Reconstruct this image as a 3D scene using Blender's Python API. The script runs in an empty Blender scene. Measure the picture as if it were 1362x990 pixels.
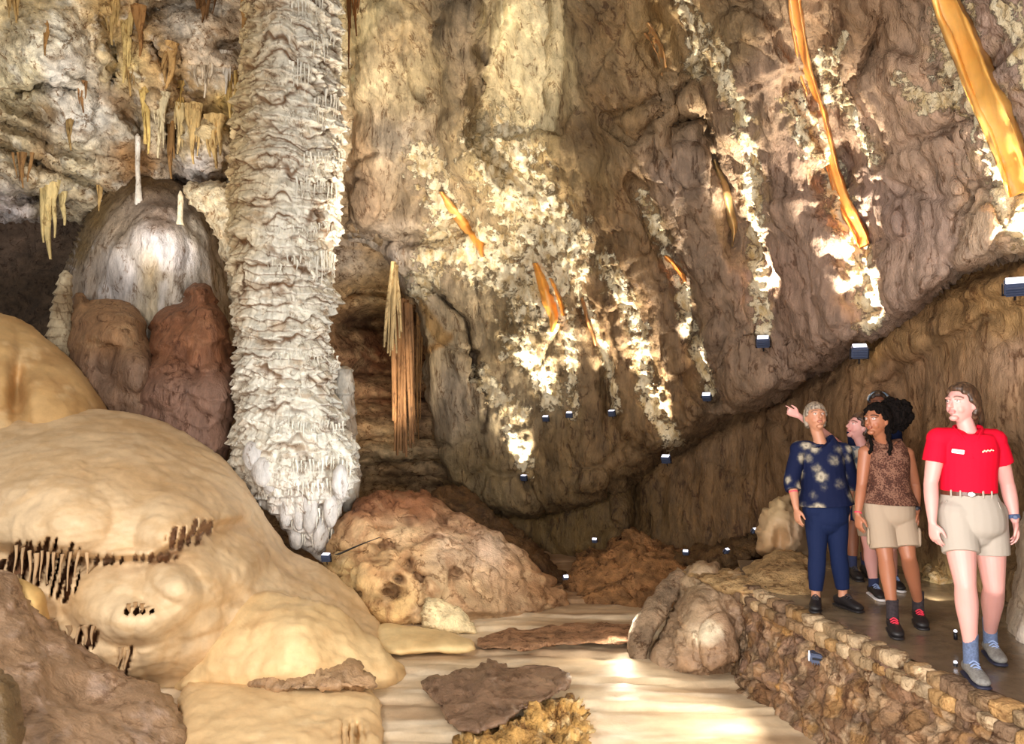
import bpy, bmesh, math, random
import numpy as np
from mathutils import Vector, Matrix, Euler

random.seed(7)
C = bpy.context.scene.collection
F, CX, CY = 1000.0, 681.0, 495.0
CAMZ = 1.52
PIT = math.atan(55.0/F)
cp, sp = math.cos(PIT), math.sin(PIT)
FLOOR = -0.8

# ------------------------------------------------------------------ viewing rays
def at(px, py, D):
    """point of the cave seen at a picture position, D metres ahead of the camera"""
    px = np.asarray(px, float); py = np.asarray(py, float); D = np.asarray(D, float)
    a = (px-CX)/F; b = (CY-py)/F
    dy = cp - b*sp; dz = sp + b*cp
    return np.stack([a/dy*D, D+0*a, CAMZ+dz/dy*D], -1)
def V(px, py, D): return Vector(at(px, py, D).tolist())

# ------------------------------------------------------------------ noise
_rs = np.random.RandomState(3)
_perm = np.concatenate([_rs.permutation(256)]*3).astype(np.int64)
_g = _rs.normal(size=(256, 3)); _g /= np.linalg.norm(_g, axis=1)[:, None]
def perlin(p):
    p = np.asarray(p, float); i = np.floor(p).astype(np.int64); f = p-i; i &= 255
    u = f*f*f*(f*(f*6-15)+10)
    out = 0
    for dx in (0, 1):
        for dy in (0, 1):
            for dz in (0, 1):
                h = _perm[_perm[_perm[i[..., 0]+dx]+i[..., 1]+dy]+i[..., 2]+dz]
                g = _g[h]
                d = g[..., 0]*(f[..., 0]-dx)+g[..., 1]*(f[..., 1]-dy)+g[..., 2]*(f[..., 2]-dz)
                w = (u[..., 0] if dx else 1-u[..., 0])*(u[..., 1] if dy else 1-u[..., 1])*(u[..., 2] if dz else 1-u[..., 2])
                out = out+w*d
    return out*1.6
def fbm(p, s=1.0, o=4, g=0.5, seed=0.0):
    p = np.asarray(p, float)*s+seed*17.31; a = 1.0; t = 0; n = 0
    for k in range(o):
        t = t+a*perlin(p); n += a; a *= g; p = p*2.03+5.2
    return t/n
def ridged(p, s=1.0, o=4, seed=0.0):
    p = np.asarray(p, float)*s+seed*9.7; a = 1.0; t = 0; n = 0
    for k in range(o):
        t = t+a*(1-np.abs(perlin(p))*2); n += a; a *= .5; p = p*2.07+3.1
    return t/n
def worley(p, s=1.0, seed=0.0):
    """distance to nearest cell, difference to 2nd, and a random id per cell"""
    p = np.asarray(p, float)*s+seed*7.7; i = np.floor(p).astype(np.int64)
    f1 = np.full(p.shape[:-1], 9.0); f2 = f1.copy(); idv = np.zeros(p.shape[:-1])
    for dx in (-1, 0, 1):
        for dy in (-1, 0, 1):
            for dz in (-1, 0, 1):
                c = i+np.array([dx, dy, dz]); m = c & 255
                h = _perm[_perm[_perm[m[..., 0]]+m[..., 1]]+m[..., 2]]
                q = c+_g[h]*.35+.5
                d = np.sqrt(((p-q)**2).sum(-1))
                lt = d < f1
                f2 = np.where(lt, f1, np.minimum(f2, d)); f1 = np.where(lt, d, f1)
                idv = np.where(lt, h/255., idv)
    return f1, f2-f1, idv
def sst(a, b, x):
    t = np.clip((np.asarray(x, float)-a)/(b-a), 0, 1); return t*t*(3-2*t)

# ------------------------------------------------------------------ 2D helpers
def rbf(ctrl):
    c = np.array(ctrl, float); X = c[:, :2]/1000; n = len(X); k = c.shape[1]-2
    r = np.sqrt(((X[:, None]-X[None])**2).sum(-1))+1e-9
    K = r*r*np.log(r)+np.eye(n)*1e-3
    P = np.concatenate([np.ones((n, 1)), X], 1)
    A = np.block([[K, P], [P.T, np.zeros((3, 3))]])
    w = np.linalg.solve(A, np.concatenate([c[:, 2:], np.zeros((3, k))]))
    def f(px, py):
        q = np.stack([px, py], -1)/1000
        out = w[n]+q[..., :1]*w[n+1]+q[..., 1:]*w[n+2]
        for j in range(n):
            rr = np.sqrt(((q-X[j])**2).sum(-1))+1e-9
            out = out+(rr*rr*np.log(rr))[..., None]*w[j]
        return out[..., 0] if k == 1 else out
    return f
def seg_dist(px, py, pts, closed=False):
    pts = [tuple(map(float, p[:2])) for p in pts]
    if closed: pts = pts+[pts[0]]
    best = np.full(np.shape(px), 1e9); nx = np.zeros(np.shape(px)); ny = nx.copy(); tt = nx.copy()
    tot = len(pts)-1
    for k in range(tot):
        (x0, y0), (x1, y1) = pts[k], pts[k+1]
        dx, dy = x1-x0, y1-y0; L = dx*dx+dy*dy+1e-9
        t = np.clip(((px-x0)*dx+(py-y0)*dy)/L, 0, 1)
        qx, qy = x0+t*dx, y0+t*dy; d = np.hypot(px-qx, py-qy)
        m = d < best
        best = np.where(m, d, best); nx = np.where(m, qx, nx); ny = np.where(m, qy, ny); tt = np.where(m, (k+t)/tot, tt)
    return best, nx, ny, tt
def inside(px, py, poly):
    r = np.zeros(np.shape(px), bool); n = len(poly)
    for k in range(n):
        x0, y0 = poly[k][:2]; x1, y1 = poly[(k+1) % n][:2]
        if y0 == y1: continue
        c = ((y0 > py) != (y1 > py)) & (px < (x1-x0)*(py-y0)/(y1-y0)+x0)
        r ^= c
    return r
def smooth_poly(poly, it=2, rough=0.0, seed=0):
    rs = np.random.RandomState(seed+11)
    p = [np.array(q[:2], float) for q in poly]
    for _ in range(it):
        q = []
        for k in range(len(p)):
            a, b = p[k], p[(k+1) % len(p)]
            q += [a*.8+b*.2, a*.2+b*.8]
        p = q
    if rough:
        p = [q+rs.normal(size=2)*rough for q in p]
    return [tuple(q) for q in p]
def blur(a, n):
    for _ in range(n):
        b = np.pad(a, 1, mode='edge')
        a = (b[1:-1, 1:-1]*2+b[:-2, 1:-1]+b[2:, 1:-1]+b[1:-1, :-2]+b[1:-1, 2:])/6
    return a

# ------------------------------------------------------------------ linking
def link(name, me, m=None, parent=None, smooth=True):
    o = bpy.data.objects.new(name, me); C.objects.link(o)
    if m is not None:
        me.materials.clear(); me.materials.append(m)
    if smooth and len(me.polygons):
        me.polygons.foreach_set('use_smooth', np.ones(len(me.polygons), bool))
    if parent is not None: o.parent = parent
    return o
def tag(o, label=None, cat=None, group=None, kind=None):
    if label: o['label'] = label
    if cat: o['category'] = cat
    if group: o['group'] = group
    if kind: o['kind'] = kind
    return o
def empty(name, loc, rz=0.0):
    o = bpy.data.objects.new(name, None); C.objects.link(o); o.empty_display_size = .1
    o.location = loc; o.rotation_euler = (0, 0, rz); return o
def mesh_np(name, co, quads):
    me = bpy.data.meshes.new(name)
    co = np.ascontiguousarray(co, dtype=np.float32); q = np.ascontiguousarray(quads, dtype=np.int32)
    n = q.shape[1]
    me.vertices.add(len(co)); me.vertices.foreach_set('co', co.ravel())
    me.loops.add(q.size); me.loops.foreach_set('vertex_index', q.ravel())
    me.polygons.add(len(q)); me.polygons.foreach_set('loop_start', np.arange(0, q.size, n, dtype=np.int32))
    me.polygons.foreach_set('loop_total', np.full(len(q), n, dtype=np.int32))
    me.update(); me.validate(); return me
def co_of(me):
    a = np.empty(len(me.vertices)*3, np.float32); me.vertices.foreach_get('co', a); return a.reshape(-1, 3).astype(float)
def no_of(me):
    a = np.empty(len(me.vertices)*3, np.float32); me.vertex_normals.foreach_get('vector', a); return a.reshape(-1, 3).astype(float)
def set_co(me, co):
    me.vertices.foreach_set('co', np.ascontiguousarray(co, dtype=np.float32).ravel()); me.update()
def set_col(me, col):
    col = np.clip(col, 0, 1)
    at_ = me.color_attributes.new('Col', 'FLOAT_COLOR', 'POINT')
    a = np.concatenate([col, np.ones((len(col), 1))], 1).astype(np.float32)
    at_.data.foreach_set('color', a.ravel())
def s2l(r, g, b):
    """0-255 picture colour to linear"""
    f = lambda c: (c/255/12.92) if c/255 <= .04045 else ((c/255+.055)/1.055)**2.4
    return np.array([f(r), f(g), f(b)])
def displace(me, fn):
    co = co_of(me); n = no_of(me); d = fn(co, n)
    if d.ndim == 1: d = n*d[:, None]
    set_co(me, co+d)

# ------------------------------------------------------------------ patch of rock seen from the front, optionally closed behind
def patch(name, poly, ctrl, m, step=4, roll=(40, .5), back=None, rough=1.0, fn=None, disp=None, col=None, parent=None, soft=3, keep=True, sit=2):
    poly = smooth_poly(poly, sit, rough, len(name)+len(poly))
    xs = [p[0] for p in poly]; ys = [p[1] for p in poly]
    gx = np.arange(min(xs)-2*step, max(xs)+2*step, step); gy = np.arange(min(ys)-2*step, max(ys)+2*step, step)
    PX, PY = np.meshgrid(gx, gy)
    d, qx, qy, _ = seg_dist(PX, PY, poly, True)
    ins = inside(PX, PY, poly)
    near = (~ins) & (d < step*1.5)
    sx = np.where(near, qx, PX); sy = np.where(near, qy, PY)
    dd = np.where(ins, d, 0.0)
    w, R = roll
    h = np.sqrt(np.clip(1-(1-np.clip(dd/w, 0, 1))**2, 0, 1))
    hs = blur(h, soft)*np.clip(dd/(step*2), 0, 1)+h*(1-np.clip(dd/(step*2), 0, 1))
    D0 = rbf(ctrl)(sx, sy) if len(ctrl) > 2 else np.full(sx.shape, float(ctrl[0][2]))
    D = D0+R*(1-hs)
    if fn is not None: D = D+fn(sx, sy)*np.clip(dd/(step*2), 0, 1)
    okv = ins | near
    a = okv[:-1, :-1] & okv[1:, :-1] & okv[:-1, 1:] & okv[1:, 1:]
    b = ins[:-1, :-1] | ins[1:, :-1] | ins[:-1, 1:] | ins[1:, 1:]
    fm = a & b
    H, W = PX.shape
    idx = np.arange(H*W).reshape(H, W)
    q = np.stack([idx[:-1, :-1], idx[1:, :-1], idx[1:, 1:], idx[:-1, 1:]], -1)[fm]
    P = at(sx, sy, D).reshape(-1, 3)
    pxy = np.stack([sx.ravel(), sy.ravel()], 1)
    if back:
        Db = D0+R+back*hs
        Pb = at(sx, sy, Db).reshape(-1, 3)
        nb = near.ravel()
        bi = np.where(nb, np.arange(H*W), np.arange(H*W)+H*W)
        qb = bi[q[:, ::-1]]
        P = np.concatenate([P, Pb]); q = np.concatenate([q, qb]); pxy = np.concatenate([pxy, pxy])
    used = np.unique(q); mp = np.full(len(P), -1); mp[used] = np.arange(len(used))
    me = mesh_np(name, P[used], mp[q]); pxy = pxy[used]
    if disp is not None: displace(me, disp)
    if col is not None:
        set_col(me, col(co_of(me), pxy[:, 0], pxy[:, 1]))
    o = link(name, me, m, parent)
    return o

from mathutils.bvhtree import BVHTree
_bvh = {}
def hitD(objs, px, py, default=None):
    """distance ahead of the camera at which the rock already built is met"""
    best = None; o0 = Vector((0, 0, CAMZ)); d = V(px, py, 1.0)-o0; k = d.length
    for o in objs:
        if o.name not in _bvh:
            bpy.context.view_layer.update(); _bvh[o.name] = BVHTree.FromObject(o, bpy.context.evaluated_depsgraph_get())
        h = _bvh[o.name].ray_cast(o0, d.normalized())
        if h[0] is not None:
            y = h[0].y
            best = y if best is None else min(best, y)
    return best if best is not None else default
# colour fields
def field(pts, jitter=.25, p=3.0):
    """smooth blend of rock colours (0-255) given at spots"""
    X = np.array([[q[0], q[1]] for q in pts], float); K = np.array([s2l(*q[2]) for q in pts])
    def f(co, px, py):
        jx = fbm(co, 1.3, 3, seed=2)*90*jitter*2; jy = fbm(co, 1.3, 3, seed=5)*90*jitter*2
        num = 0; den = 0
        for j in range(len(X)):
            w = 1/(((px+jx-X[j, 0])**2+(py+jy-X[j, 1])**2)+300.)**(p/2)
            num = num+w[:, None]*K[j]; den = den+w
        return num/den[:, None]
    return f
def mix(a, b, t): return a*(1-t[:, None])+np.asarray(b)*t[:, None]
def mottled(c, co, amt=.18, s=2.5, seed=0):
    n = fbm(co, s, 5, .6, seed); return c*(1+amt*2*n)[:, None]

# ------------------------------------------------------------------ materials
def new_mat(name):
    m = bpy.data.materials.new(name); m.use_nodes = True
    return m, m.node_tree, m.node_tree.nodes['Principled BSDF']
def rock_mat(name, rough=.75, bump=.5, scale=9.0, stretch=(1, 1, 1), fine=60.0, dist=.02, tint=.22, spec=.3, col=None, coat=0.0, ridg=False, vein=0.0, vscale=3.0, pop=False, cstretch=None):
    m, t, b = new_mat(name); N = t.nodes; L = t.links
    geo = N.new('ShaderNodeNewGeometry'); mp = N.new('ShaderNodeMapping'); mp.inputs['Scale'].default_value = stretch
    L.new(geo.outputs['Position'], mp.inputs['Vector'])
    n1 = N.new('ShaderNodeTexNoise'); n1.inputs['Scale'].default_value = scale; n1.inputs['Detail'].default_value = 8; n1.inputs['Roughness'].default_value = .62
    n2 = N.new('ShaderNodeTexNoise'); n2.inputs['Scale'].default_value = fine; n2.inputs['Detail'].default_value = 4
    for n in (n1, n2): L.new(mp.outputs[0], n.inputs['Vector'])
    if ridg: n1.noise_type = 'RIDGED_MULTIFRACTAL'; n1.inputs['Detail'].default_value = 5
    ad = N.new('ShaderNodeMath'); ad.operation = 'MULTIPLY_ADD'; L.new(n2.outputs['Fac'], ad.inputs[0]); ad.inputs[1].default_value = .25; L.new(n1.outputs['Fac'], ad.inputs[2])
    bp = N.new('ShaderNodeBump'); bp.inputs['Strength'].default_value = bump; bp.inputs['Distance'].default_value = dist
    L.new(ad.outputs[0], bp.inputs['Height']); L.new(bp.outputs[0], b.inputs['Normal'])
    if col is None:
        at_ = N.new('ShaderNodeAttribute'); at_.attribute_name = 'Col'; src = at_.outputs['Color']
    else:
        rgb = N.new('ShaderNodeRGB'); rgb.outputs[0].default_value = (*s2l(*col), 1); src = rgb.outputs[0]
    n3 = N.new('ShaderNodeTexNoise'); n3.inputs['Scale'].default_value = scale*.8; n3.inputs['Detail'].default_value = 9; n3.inputs['Roughness'].default_value = .7
    L.new(mp.outputs[0], n3.inputs['Vector'])
    if cstretch:
        mc = N.new('ShaderNodeMapping'); mc.inputs['Scale'].default_value = cstretch; L.new(geo.outputs['Position'], mc.inputs['Vector']); L.new(mc.outputs[0], n3.inputs['Vector'])
    mr = N.new('ShaderNodeMapRange'); mr.inputs[1].default_value = .3; mr.inputs[2].default_value = .7; mr.inputs[3].default_value = 1-tint*1.6; mr.inputs[4].default_value = 1+tint
    L.new(n3.outputs['Fac'], mr.inputs[0])
    vm = N.new('ShaderNodeVectorMath'); vm.operation = 'SCALE'; L.new(src, vm.inputs[0]); L.new(mr.outputs[0], vm.inputs['Scale'])
    out = vm.outputs[0]
    if vein:                                            # dark brown cracks and stained hollows
        nv = N.new('ShaderNodeTexNoise'); nv.inputs['Scale'].default_value = vscale; nv.inputs['Detail'].default_value = 7; nv.inputs['Roughness'].default_value = .62; nv.inputs['Distortion'].default_value = .6
        L.new((mc if cstretch else mp).outputs[0], nv.inputs['Vector'])
        sb = N.new('ShaderNodeMath'); sb.operation = 'SUBTRACT'; L.new(nv.outputs['Fac'], sb.inputs[0]); sb.inputs[1].default_value = .5
        ab = N.new('ShaderNodeMath'); ab.operation = 'ABSOLUTE'; L.new(sb.outputs[0], ab.inputs[0])
        rv0 = N.new('ShaderNodeMapRange'); rv0.interpolation_type = 'SMOOTHSTEP'; rv0.inputs[1].default_value = .0; rv0.inputs[2].default_value = .035; rv0.inputs[3].default_value = vein; rv0.inputs[4].default_value = 0
        L.new(ab.outputs[0], rv0.inputs[0])
        rm = N.new('ShaderNodeMapRange'); rm.interpolation_type = 'SMOOTHSTEP'; rm.inputs[1].default_value = .42; rm.inputs[2].default_value = .58; L.new(n1.outputs['Fac'], rm.inputs[0])
        rv = N.new('ShaderNodeMath'); rv.operation = 'MULTIPLY'; L.new(rv0.outputs[0], rv.inputs[0]); L.new(rm.outputs[0], rv.inputs[1])
        mx = N.new('ShaderNodeMix'); mx.data_type = 'RGBA'; mx.blend_type = 'MULTIPLY'; L.new(rv.outputs[0], mx.inputs[0]); L.new(out, mx.inputs[6]); mx.inputs[7].default_value = (.30, .20, .12, 1); out = mx.outputs[2]
    if pop:                                             # white knobbly coral-like crust; also paints the lamp-lit streaks lighter
        ap = N.new('ShaderNodeAttribute'); ap.attribute_name = 'Pop'
        np_ = N.new('ShaderNodeTexNoise'); np_.inputs['Scale'].default_value = 6.5; np_.inputs['Detail'].default_value = 10; np_.inputs['Roughness'].default_value = .72; L.new(geo.outputs['Position'], np_.inputs['Vector'])
        a1 = N.new('ShaderNodeMath'); a1.operation = 'MULTIPLY_ADD'; a1.inputs[1].default_value = .325; L.new(ap.outputs['Fac'], a1.inputs[0]); L.new(np_.outputs['Fac'], a1.inputs[2])
        rp = N.new('ShaderNodeMapRange'); rp.interpolation_type = 'SMOOTHSTEP'; rp.inputs[1].default_value = .73; rp.inputs[2].default_value = .79; L.new(a1.outputs[0], rp.inputs[0])
        gate = N.new('ShaderNodeMapRange'); gate.inputs[1].default_value = 0; gate.inputs[2].default_value = .12; L.new(ap.outputs['Fac'], gate.inputs[0])
        gm = N.new('ShaderNodeMath'); gm.operation = 'MULTIPLY'; L.new(rp.outputs[0], gm.inputs[0]); L.new(gate.outputs[0], gm.inputs[1])
        m2 = N.new('ShaderNodeMix'); m2.data_type = 'RGBA'; L.new(gm.outputs[0], m2.inputs[0]); L.new(out, m2.inputs[6])
        cr = N.new('ShaderNodeValToRGB'); cr.color_ramp.elements[0].position = .35; cr.color_ramp.elements[1].position = .6; cr.color_ramp.elements[0].color = (*s2l(196, 168, 118), 1); cr.color_ramp.elements[1].color = (*s2l(240, 228, 198), 1)
        L.new(n1.outputs['Fac'], cr.inputs[0]); L.new(cr.outputs[0], m2.inputs[7]); out = m2.outputs[2]
        b2 = N.new('ShaderNodeBump'); b2.inputs['Strength'].default_value = .9; b2.inputs['Distance'].default_value = .035
        hm = N.new('ShaderNodeMath'); hm.operation = 'MULTIPLY'; L.new(gm.outputs[0], hm.inputs[0]); L.new(np_.outputs['Fac'], hm.inputs[1])
        L.new(hm.outputs[0], b2.inputs['Height']); L.new(bp.outputs[0], b2.inputs['Normal']); L.new(b2.outputs[0], b.inputs['Normal'])
    L.new(out, b.inputs['Base Color'])
    b.inputs['Roughness'].default_value = rough; b.inputs['Specular IOR Level'].default_value = spec
    if coat:
        b.inputs['Coat Weight'].default_value = coat; b.inputs['Coat Roughness'].default_value = .25
    return m
def plain(name, col, rough=.6, metal=0.0, emit=0.0, noise=.08, nscale=40, trans=0.0, bump=0.0):
    m, t, b = new_mat(name); N = t.nodes; L = t.links
    c = s2l(*col)
    tc = N.new('ShaderNodeTexCoord'); n = N.new('ShaderNodeTexNoise'); n.inputs['Scale'].default_value = nscale; n.inputs['Detail'].default_value = 4
    L.new(tc.outputs['Object'], n.inputs['Vector'])
    cr = N.new('ShaderNodeValToRGB'); cr.color_ramp.elements[0].position = .3; cr.color_ramp.elements[1].position = .7
    cr.color_ramp.elements[0].color = (*np.clip(c*(1-noise), 0, 1), 1); cr.color_ramp.elements[1].color = (*np.clip(c*(1+noise), 0, 1), 1)
    L.new(n.outputs['Fac'], cr.inputs[0]); L.new(cr.outputs[0], b.inputs['Base Color'])
    b.inputs['Roughness'].default_value = rough; b.inputs['Metallic'].default_value = metal
    if emit:
        b.inputs['Emission Color'].default_value = (*c, 1); b.inputs['Emission Strength'].default_value = emit
    if bump:
        bp = N.new('ShaderNodeBump'); bp.inputs['Strength'].default_value = bump; bp.inputs['Distance'].default_value = .004
        L.new(n.outputs['Fac'], bp.inputs['Height']); L.new(bp.outputs[0], b.inputs['Normal'])
    return m

def ball(parts, c, r, M=None, n=16):
    u = np.linspace(0, np.pi, n//2+2); v = np.linspace(0, 2*np.pi, n, endpoint=False)
    U, W_ = np.meshgrid(u, v, indexing='ij'); co = np.stack([np.sin(U)*np.cos(W_), np.sin(U)*np.sin(W_), np.cos(U)], -1).reshape(-1, 3)*np.array(r if not np.isscalar(r) else (r, r, r))
    co = co+np.array(c)
    if M is not None: co = co@np.array(M.to_3x3()).T+np.array(M.translation)
    k = n//2+2; idx = np.arange(k*n).reshape(k, n)
    q = np.stack([idx[:-1], idx[1:], np.roll(idx[1:], -1, 1), np.roll(idx[:-1], -1, 1)], -1).reshape(-1, 4)
    parts.append((co, [list(a) for a in q]))
# ================================================================== SETTING
M_WALL = rock_mat('mud_streaked_limestone', rough=.62, bump=.9, scale=7, stretch=(1.2, 1.2, .5), fine=60, dist=.06, tint=.3, spec=.35, vein=.9, vscale=2.0, cstretch=(1.7, 1.7, .42))
M_UPW = rock_mat('crusted_wall_limestone', rough=.62, bump=.9, scale=7, stretch=(1.2, 1.2, .5), fine=60, dist=.06, tint=.3, spec=.35, vein=.9, vscale=2.0, pop=True, cstretch=(1.8, 1.8, .4))
M_CEIL = rock_mat('crusted_cave_rock', rough=.75, bump=1.0, scale=9, fine=60, dist=.06, tint=.38, vein=1.0, vscale=2.6)
M_FLOW = rock_mat('smooth_tan_flowstone', rough=.5, bump=.25, scale=7, stretch=(1, 1, 1), fine=40, dist=.025, tint=.10, spec=.35)
M_COLM = rock_mat('white_calcite_drapery', rough=.6, bump=.9, scale=16, stretch=(1, 1, .4), fine=90, dist=.03, tint=.2, vein=.8, vscale=4)
M_ROCK = rock_mat('rough_breakdown_rock', rough=.7, bump=1.0, scale=7, fine=50, dist=.06, tint=.38, vein=.9, vscale=2.5)
M_BLD = rock_mat('pitted_boulder_limestone', rough=.7, bump=.9, scale=6, fine=50, dist=.05, tint=.22, vein=.8, vscale=2.2)
M_MUD = rock_mat('wet_mud_rock', rough=.45, bump=.8, scale=8, fine=40, dist=.04, tint=.24, spec=.45, vein=.7, vscale=2.2)

def streak(co, sx=3.5, sz=.5, seed=0, o=4):
    q = co*np.array([sx, sx, sz]); return fbm(q, 1, o, .55, seed)

# ---- back wall deep behind the column and the recess
wb_ctrl = [(-300, 200, 13.5), (-300, 600, 13), (0, 300, 14.2), (0, 450, 14), (200, 400, 13.5), (420, 330, 13), (500, 380, 13.2), (500, 470, 14), (530, 560, 13.6), (500, 620, 12.8), (600, 660, 13), (800, 700, 13), (800, 200, 13.5), (450, 900, 11.5), (0, 900, 11.5), (800, 900, 12.4), (300, 100, 13.5)]
wb_lines = [(390, .35, 9), (408, -.35, 8), (430, .6, 14), (470, -.25, 14), (497, .4, 9), (520, -.15, 12), (538, .4, 8), (575, -.3, 9), (590, .25, 6), (603, -.35, 10), (617, .3, 6), (640, .2, 8), (625, -.2, 6)]
def wb_fn(px, py):
    r = 0*px
    wob = 10*np.sin(px/38.)+6*np.sin(px/13.+2)
    for y, a, w in wb_lines:
        r = r+a*np.exp(-((py+wob*.5-y)/w)**2)*sst(430, 470, px)
    r = r+1.2*np.exp(-(((px-505)/42.)**2+((py-440)/60.)**2))
    return r
wb_col = field([(0, 300, (120, 98, 82)), (30, 400, (75, 58, 42)), (-100, 500, (80, 62, 45)), (200, 350, (110, 95, 80)), (460, 340, (190, 170, 150)), (500, 395, (216, 182, 132)), (480, 395, (200, 165, 115)), (480, 425, (110, 66, 38)), (500, 470, (110, 62, 34)), (520, 540, (120, 68, 38)), (470, 500, (150, 110, 80)), (490, 580, (175, 135, 95)), (520, 600, (215, 190, 150)), (490, 612, (205, 178, 138)), (520, 630, (105, 78, 48)), (600, 660, (90, 70, 45)), (740, 700, (90, 70, 45))], .12)
def wb_c(co, px, py):
    c = wb_col(co, px, py); t = sst(.1, .35, ridged(co*np.array([1, 1, 3.]), 1.6, 4, 3)-.35)
    c = mix(c, s2l(205, 170, 125), t*.5*sst(440, 470, px))
    for y, w, a, cc in [(393, 9, .9, (222, 190, 142)), (352, 14, .6, (196, 180, 160)), (424, 12, .8, (72, 40, 22)), (508, 10, .7, (200, 156, 112)), (583, 6, .9, (222, 190, 145)), (606, 8, .9, (214, 190, 150)), (617, 4, .9, (70, 44, 26)), (560, 7, .5, (80, 46, 28)), (635, 7, .7, (92, 66, 42))]:
        t = np.exp(-((py+5*fbm(co, 2.2, 3)*2+4*np.sin(px/16.)-y)/w)**2)*a*sst(440, 458, px)*sst(640, 590, px)*sst(-.25, .15, fbm(co, 3, 3, .5, y)); c = mix(c, s2l(*cc), t)
    return c*mottled(1, co, .3, 2.5)
o_back = tag(patch('wall_back', [(-320, 150), (820, 150), (820, 960), (-320, 960)], wb_ctrl, M_CEIL, 4, (10, 0), fn=wb_fn, sit=0, rough=0,
    disp=lambda co, n: .16*fbm(co*np.array([1, 1, 2.2]), 1.5, 5)+.05*ridged(co, 5, 3), col=wb_c), kind='structure')

# ---- rough ceiling, upper left
ce_poly = [(-320, -260), (560, -260), (560, 345), (455, 318), (450, 300), (400, 300), (320, 262), (235, 250), (200, 262), (160, 275), (120, 300), (85, 288), (40, 300), (0, 290), (-60, 300), (-320, 310)]
ce_ctrl = [(-320, -260, 7.2), (0, -260, 7.6), (560, -260, 7.9), (-320, 0, 9.2), (0, 0, 9.6), (180, 0, 10.2), (300, 0, 10.2), (560, 0, 10.6), (-320, 300, 11), (0, 150, 10.6), (60, 80, 10.0), (100, 180, 10.9), (0, 290, 11.3), (130, 290, 12), (180, 120, 10.8), (200, 240, 11.8), (260, 60, 10.4), (260, 200, 11.2), (330, 260, 11.6), (480, 150, 11.2), (480, 320, 12)]
ce_strata = [(-40, 230, 150, 300, 10), (0, 195, 150, 260, 6), (0, 160, 120, 215, 6), (0, 265, 60, 262, 8), (0, 128, 60, 165, 8), (20, 120, 95, 118, 7), (190, 15, 260, 5, 10), (140, 25, 150, 105, 7), (228, 170, 240, 240, 9), (175, 155, 190, 175, 12), (290, 60, 330, 70, 12), (240, 245, 300, 243, 8), (205, 60, 235, 110, 6)]
def ce_fn(px, py):
    r = 0*px
    w = 8*np.sin(px/17.+py/31.)
    for x0, y0, x1, y1, wd in ce_strata:
        d, _, _, _ = seg_dist(px+w*.6, py+w*.5, [(x0, y0), (x1, y1)]); r = r+.45*np.exp(-(d/wd)**2)
    # sagging bosses
    for cx, cy, rx, ry, a in [(60, 70, 60, 60, .45), (85, 150, 45, 50, .35), (205, 95, 35, 70, .5), (270, 60, 60, 45, .3), (270, 200, 45, 45, .6), (110, 200, 30, 40, .2), (60, 240, 35, 25, .35), (10, 240, 40, 25, .3), (205, 180, 18, 60, .4), (140, 60, 12, 60, .25)]:
        q = ((px-cx)/rx)**2+((py-cy)/ry)**2; r = r-a*np.sqrt(np.clip(1-q, 0, 1))
    return r
ce_col = field([(20, 10, (238, 215, 165)), (60, 60, (250, 238, 210)), (30, 110, (235, 220, 180)), (90, 100, (236, 230, 220)), (110, 160, (240, 236, 228)), (60, 150, (165, 140, 100)), (30, 200, (225, 205, 165)), (60, 210, (170, 135, 90)), (100, 220, (240, 225, 190)), (60, 260, (240, 225, 190)), (20, 280, (235, 225, 225)), (150, 20, (215, 180, 120)), (170, 80, (225, 200, 140)), (190, 50, (190, 150, 95)), (215, 90, (200, 160, 105)), (240, 30, (225, 215, 200)), (290, 40, (190, 165, 135)), (280, 75, (225, 205, 180)), (250, 130, (160, 125, 80)), (290, 140, (235, 200, 120)), (160, 150, (150, 120, 85)), (180, 210, (165, 120, 70)), (205, 170, (235, 220, 190)), (260, 190, (215, 190, 140)), (265, 225, (222, 214, 212)), (310, 230, (190, 165, 130)), (470, 60, (245, 225, 180)), (470, 180, (240, 215, 175)), (480, 260, (170, 145, 115))], .2, 3.4)
def ce_c(co, px, py):
    c = ce_col(co, px, py)
    t = sst(.05, .4, fbm(co*np.array([1, 1, 1.6]), 2.3, 5, .6, 4)); c = mix(c, s2l(125, 92, 55), t*.6)
    t = sst(.1, .35, fbm(co, 3.1, 5, .6, 9)); c = mix(c, s2l(250, 244, 228), t*.55)
    return c*mottled(1, co, .22, 5)
def ce_disp(co, n):
    return .13*fbm(co, 2.2, 5, .55)+.10*(ridged(co*np.array([1, 1, 1.6]), 3.2, 4)-.4)+.05*fbm(co*np.array([8, 8, 1.5]), 1, 3)
o_ceil = tag(patch('ceiling', ce_poly, ce_ctrl, M_CEIL, 3, (22, .9), fn=ce_fn, disp=ce_disp, col=ce_c), kind='structure')

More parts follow.
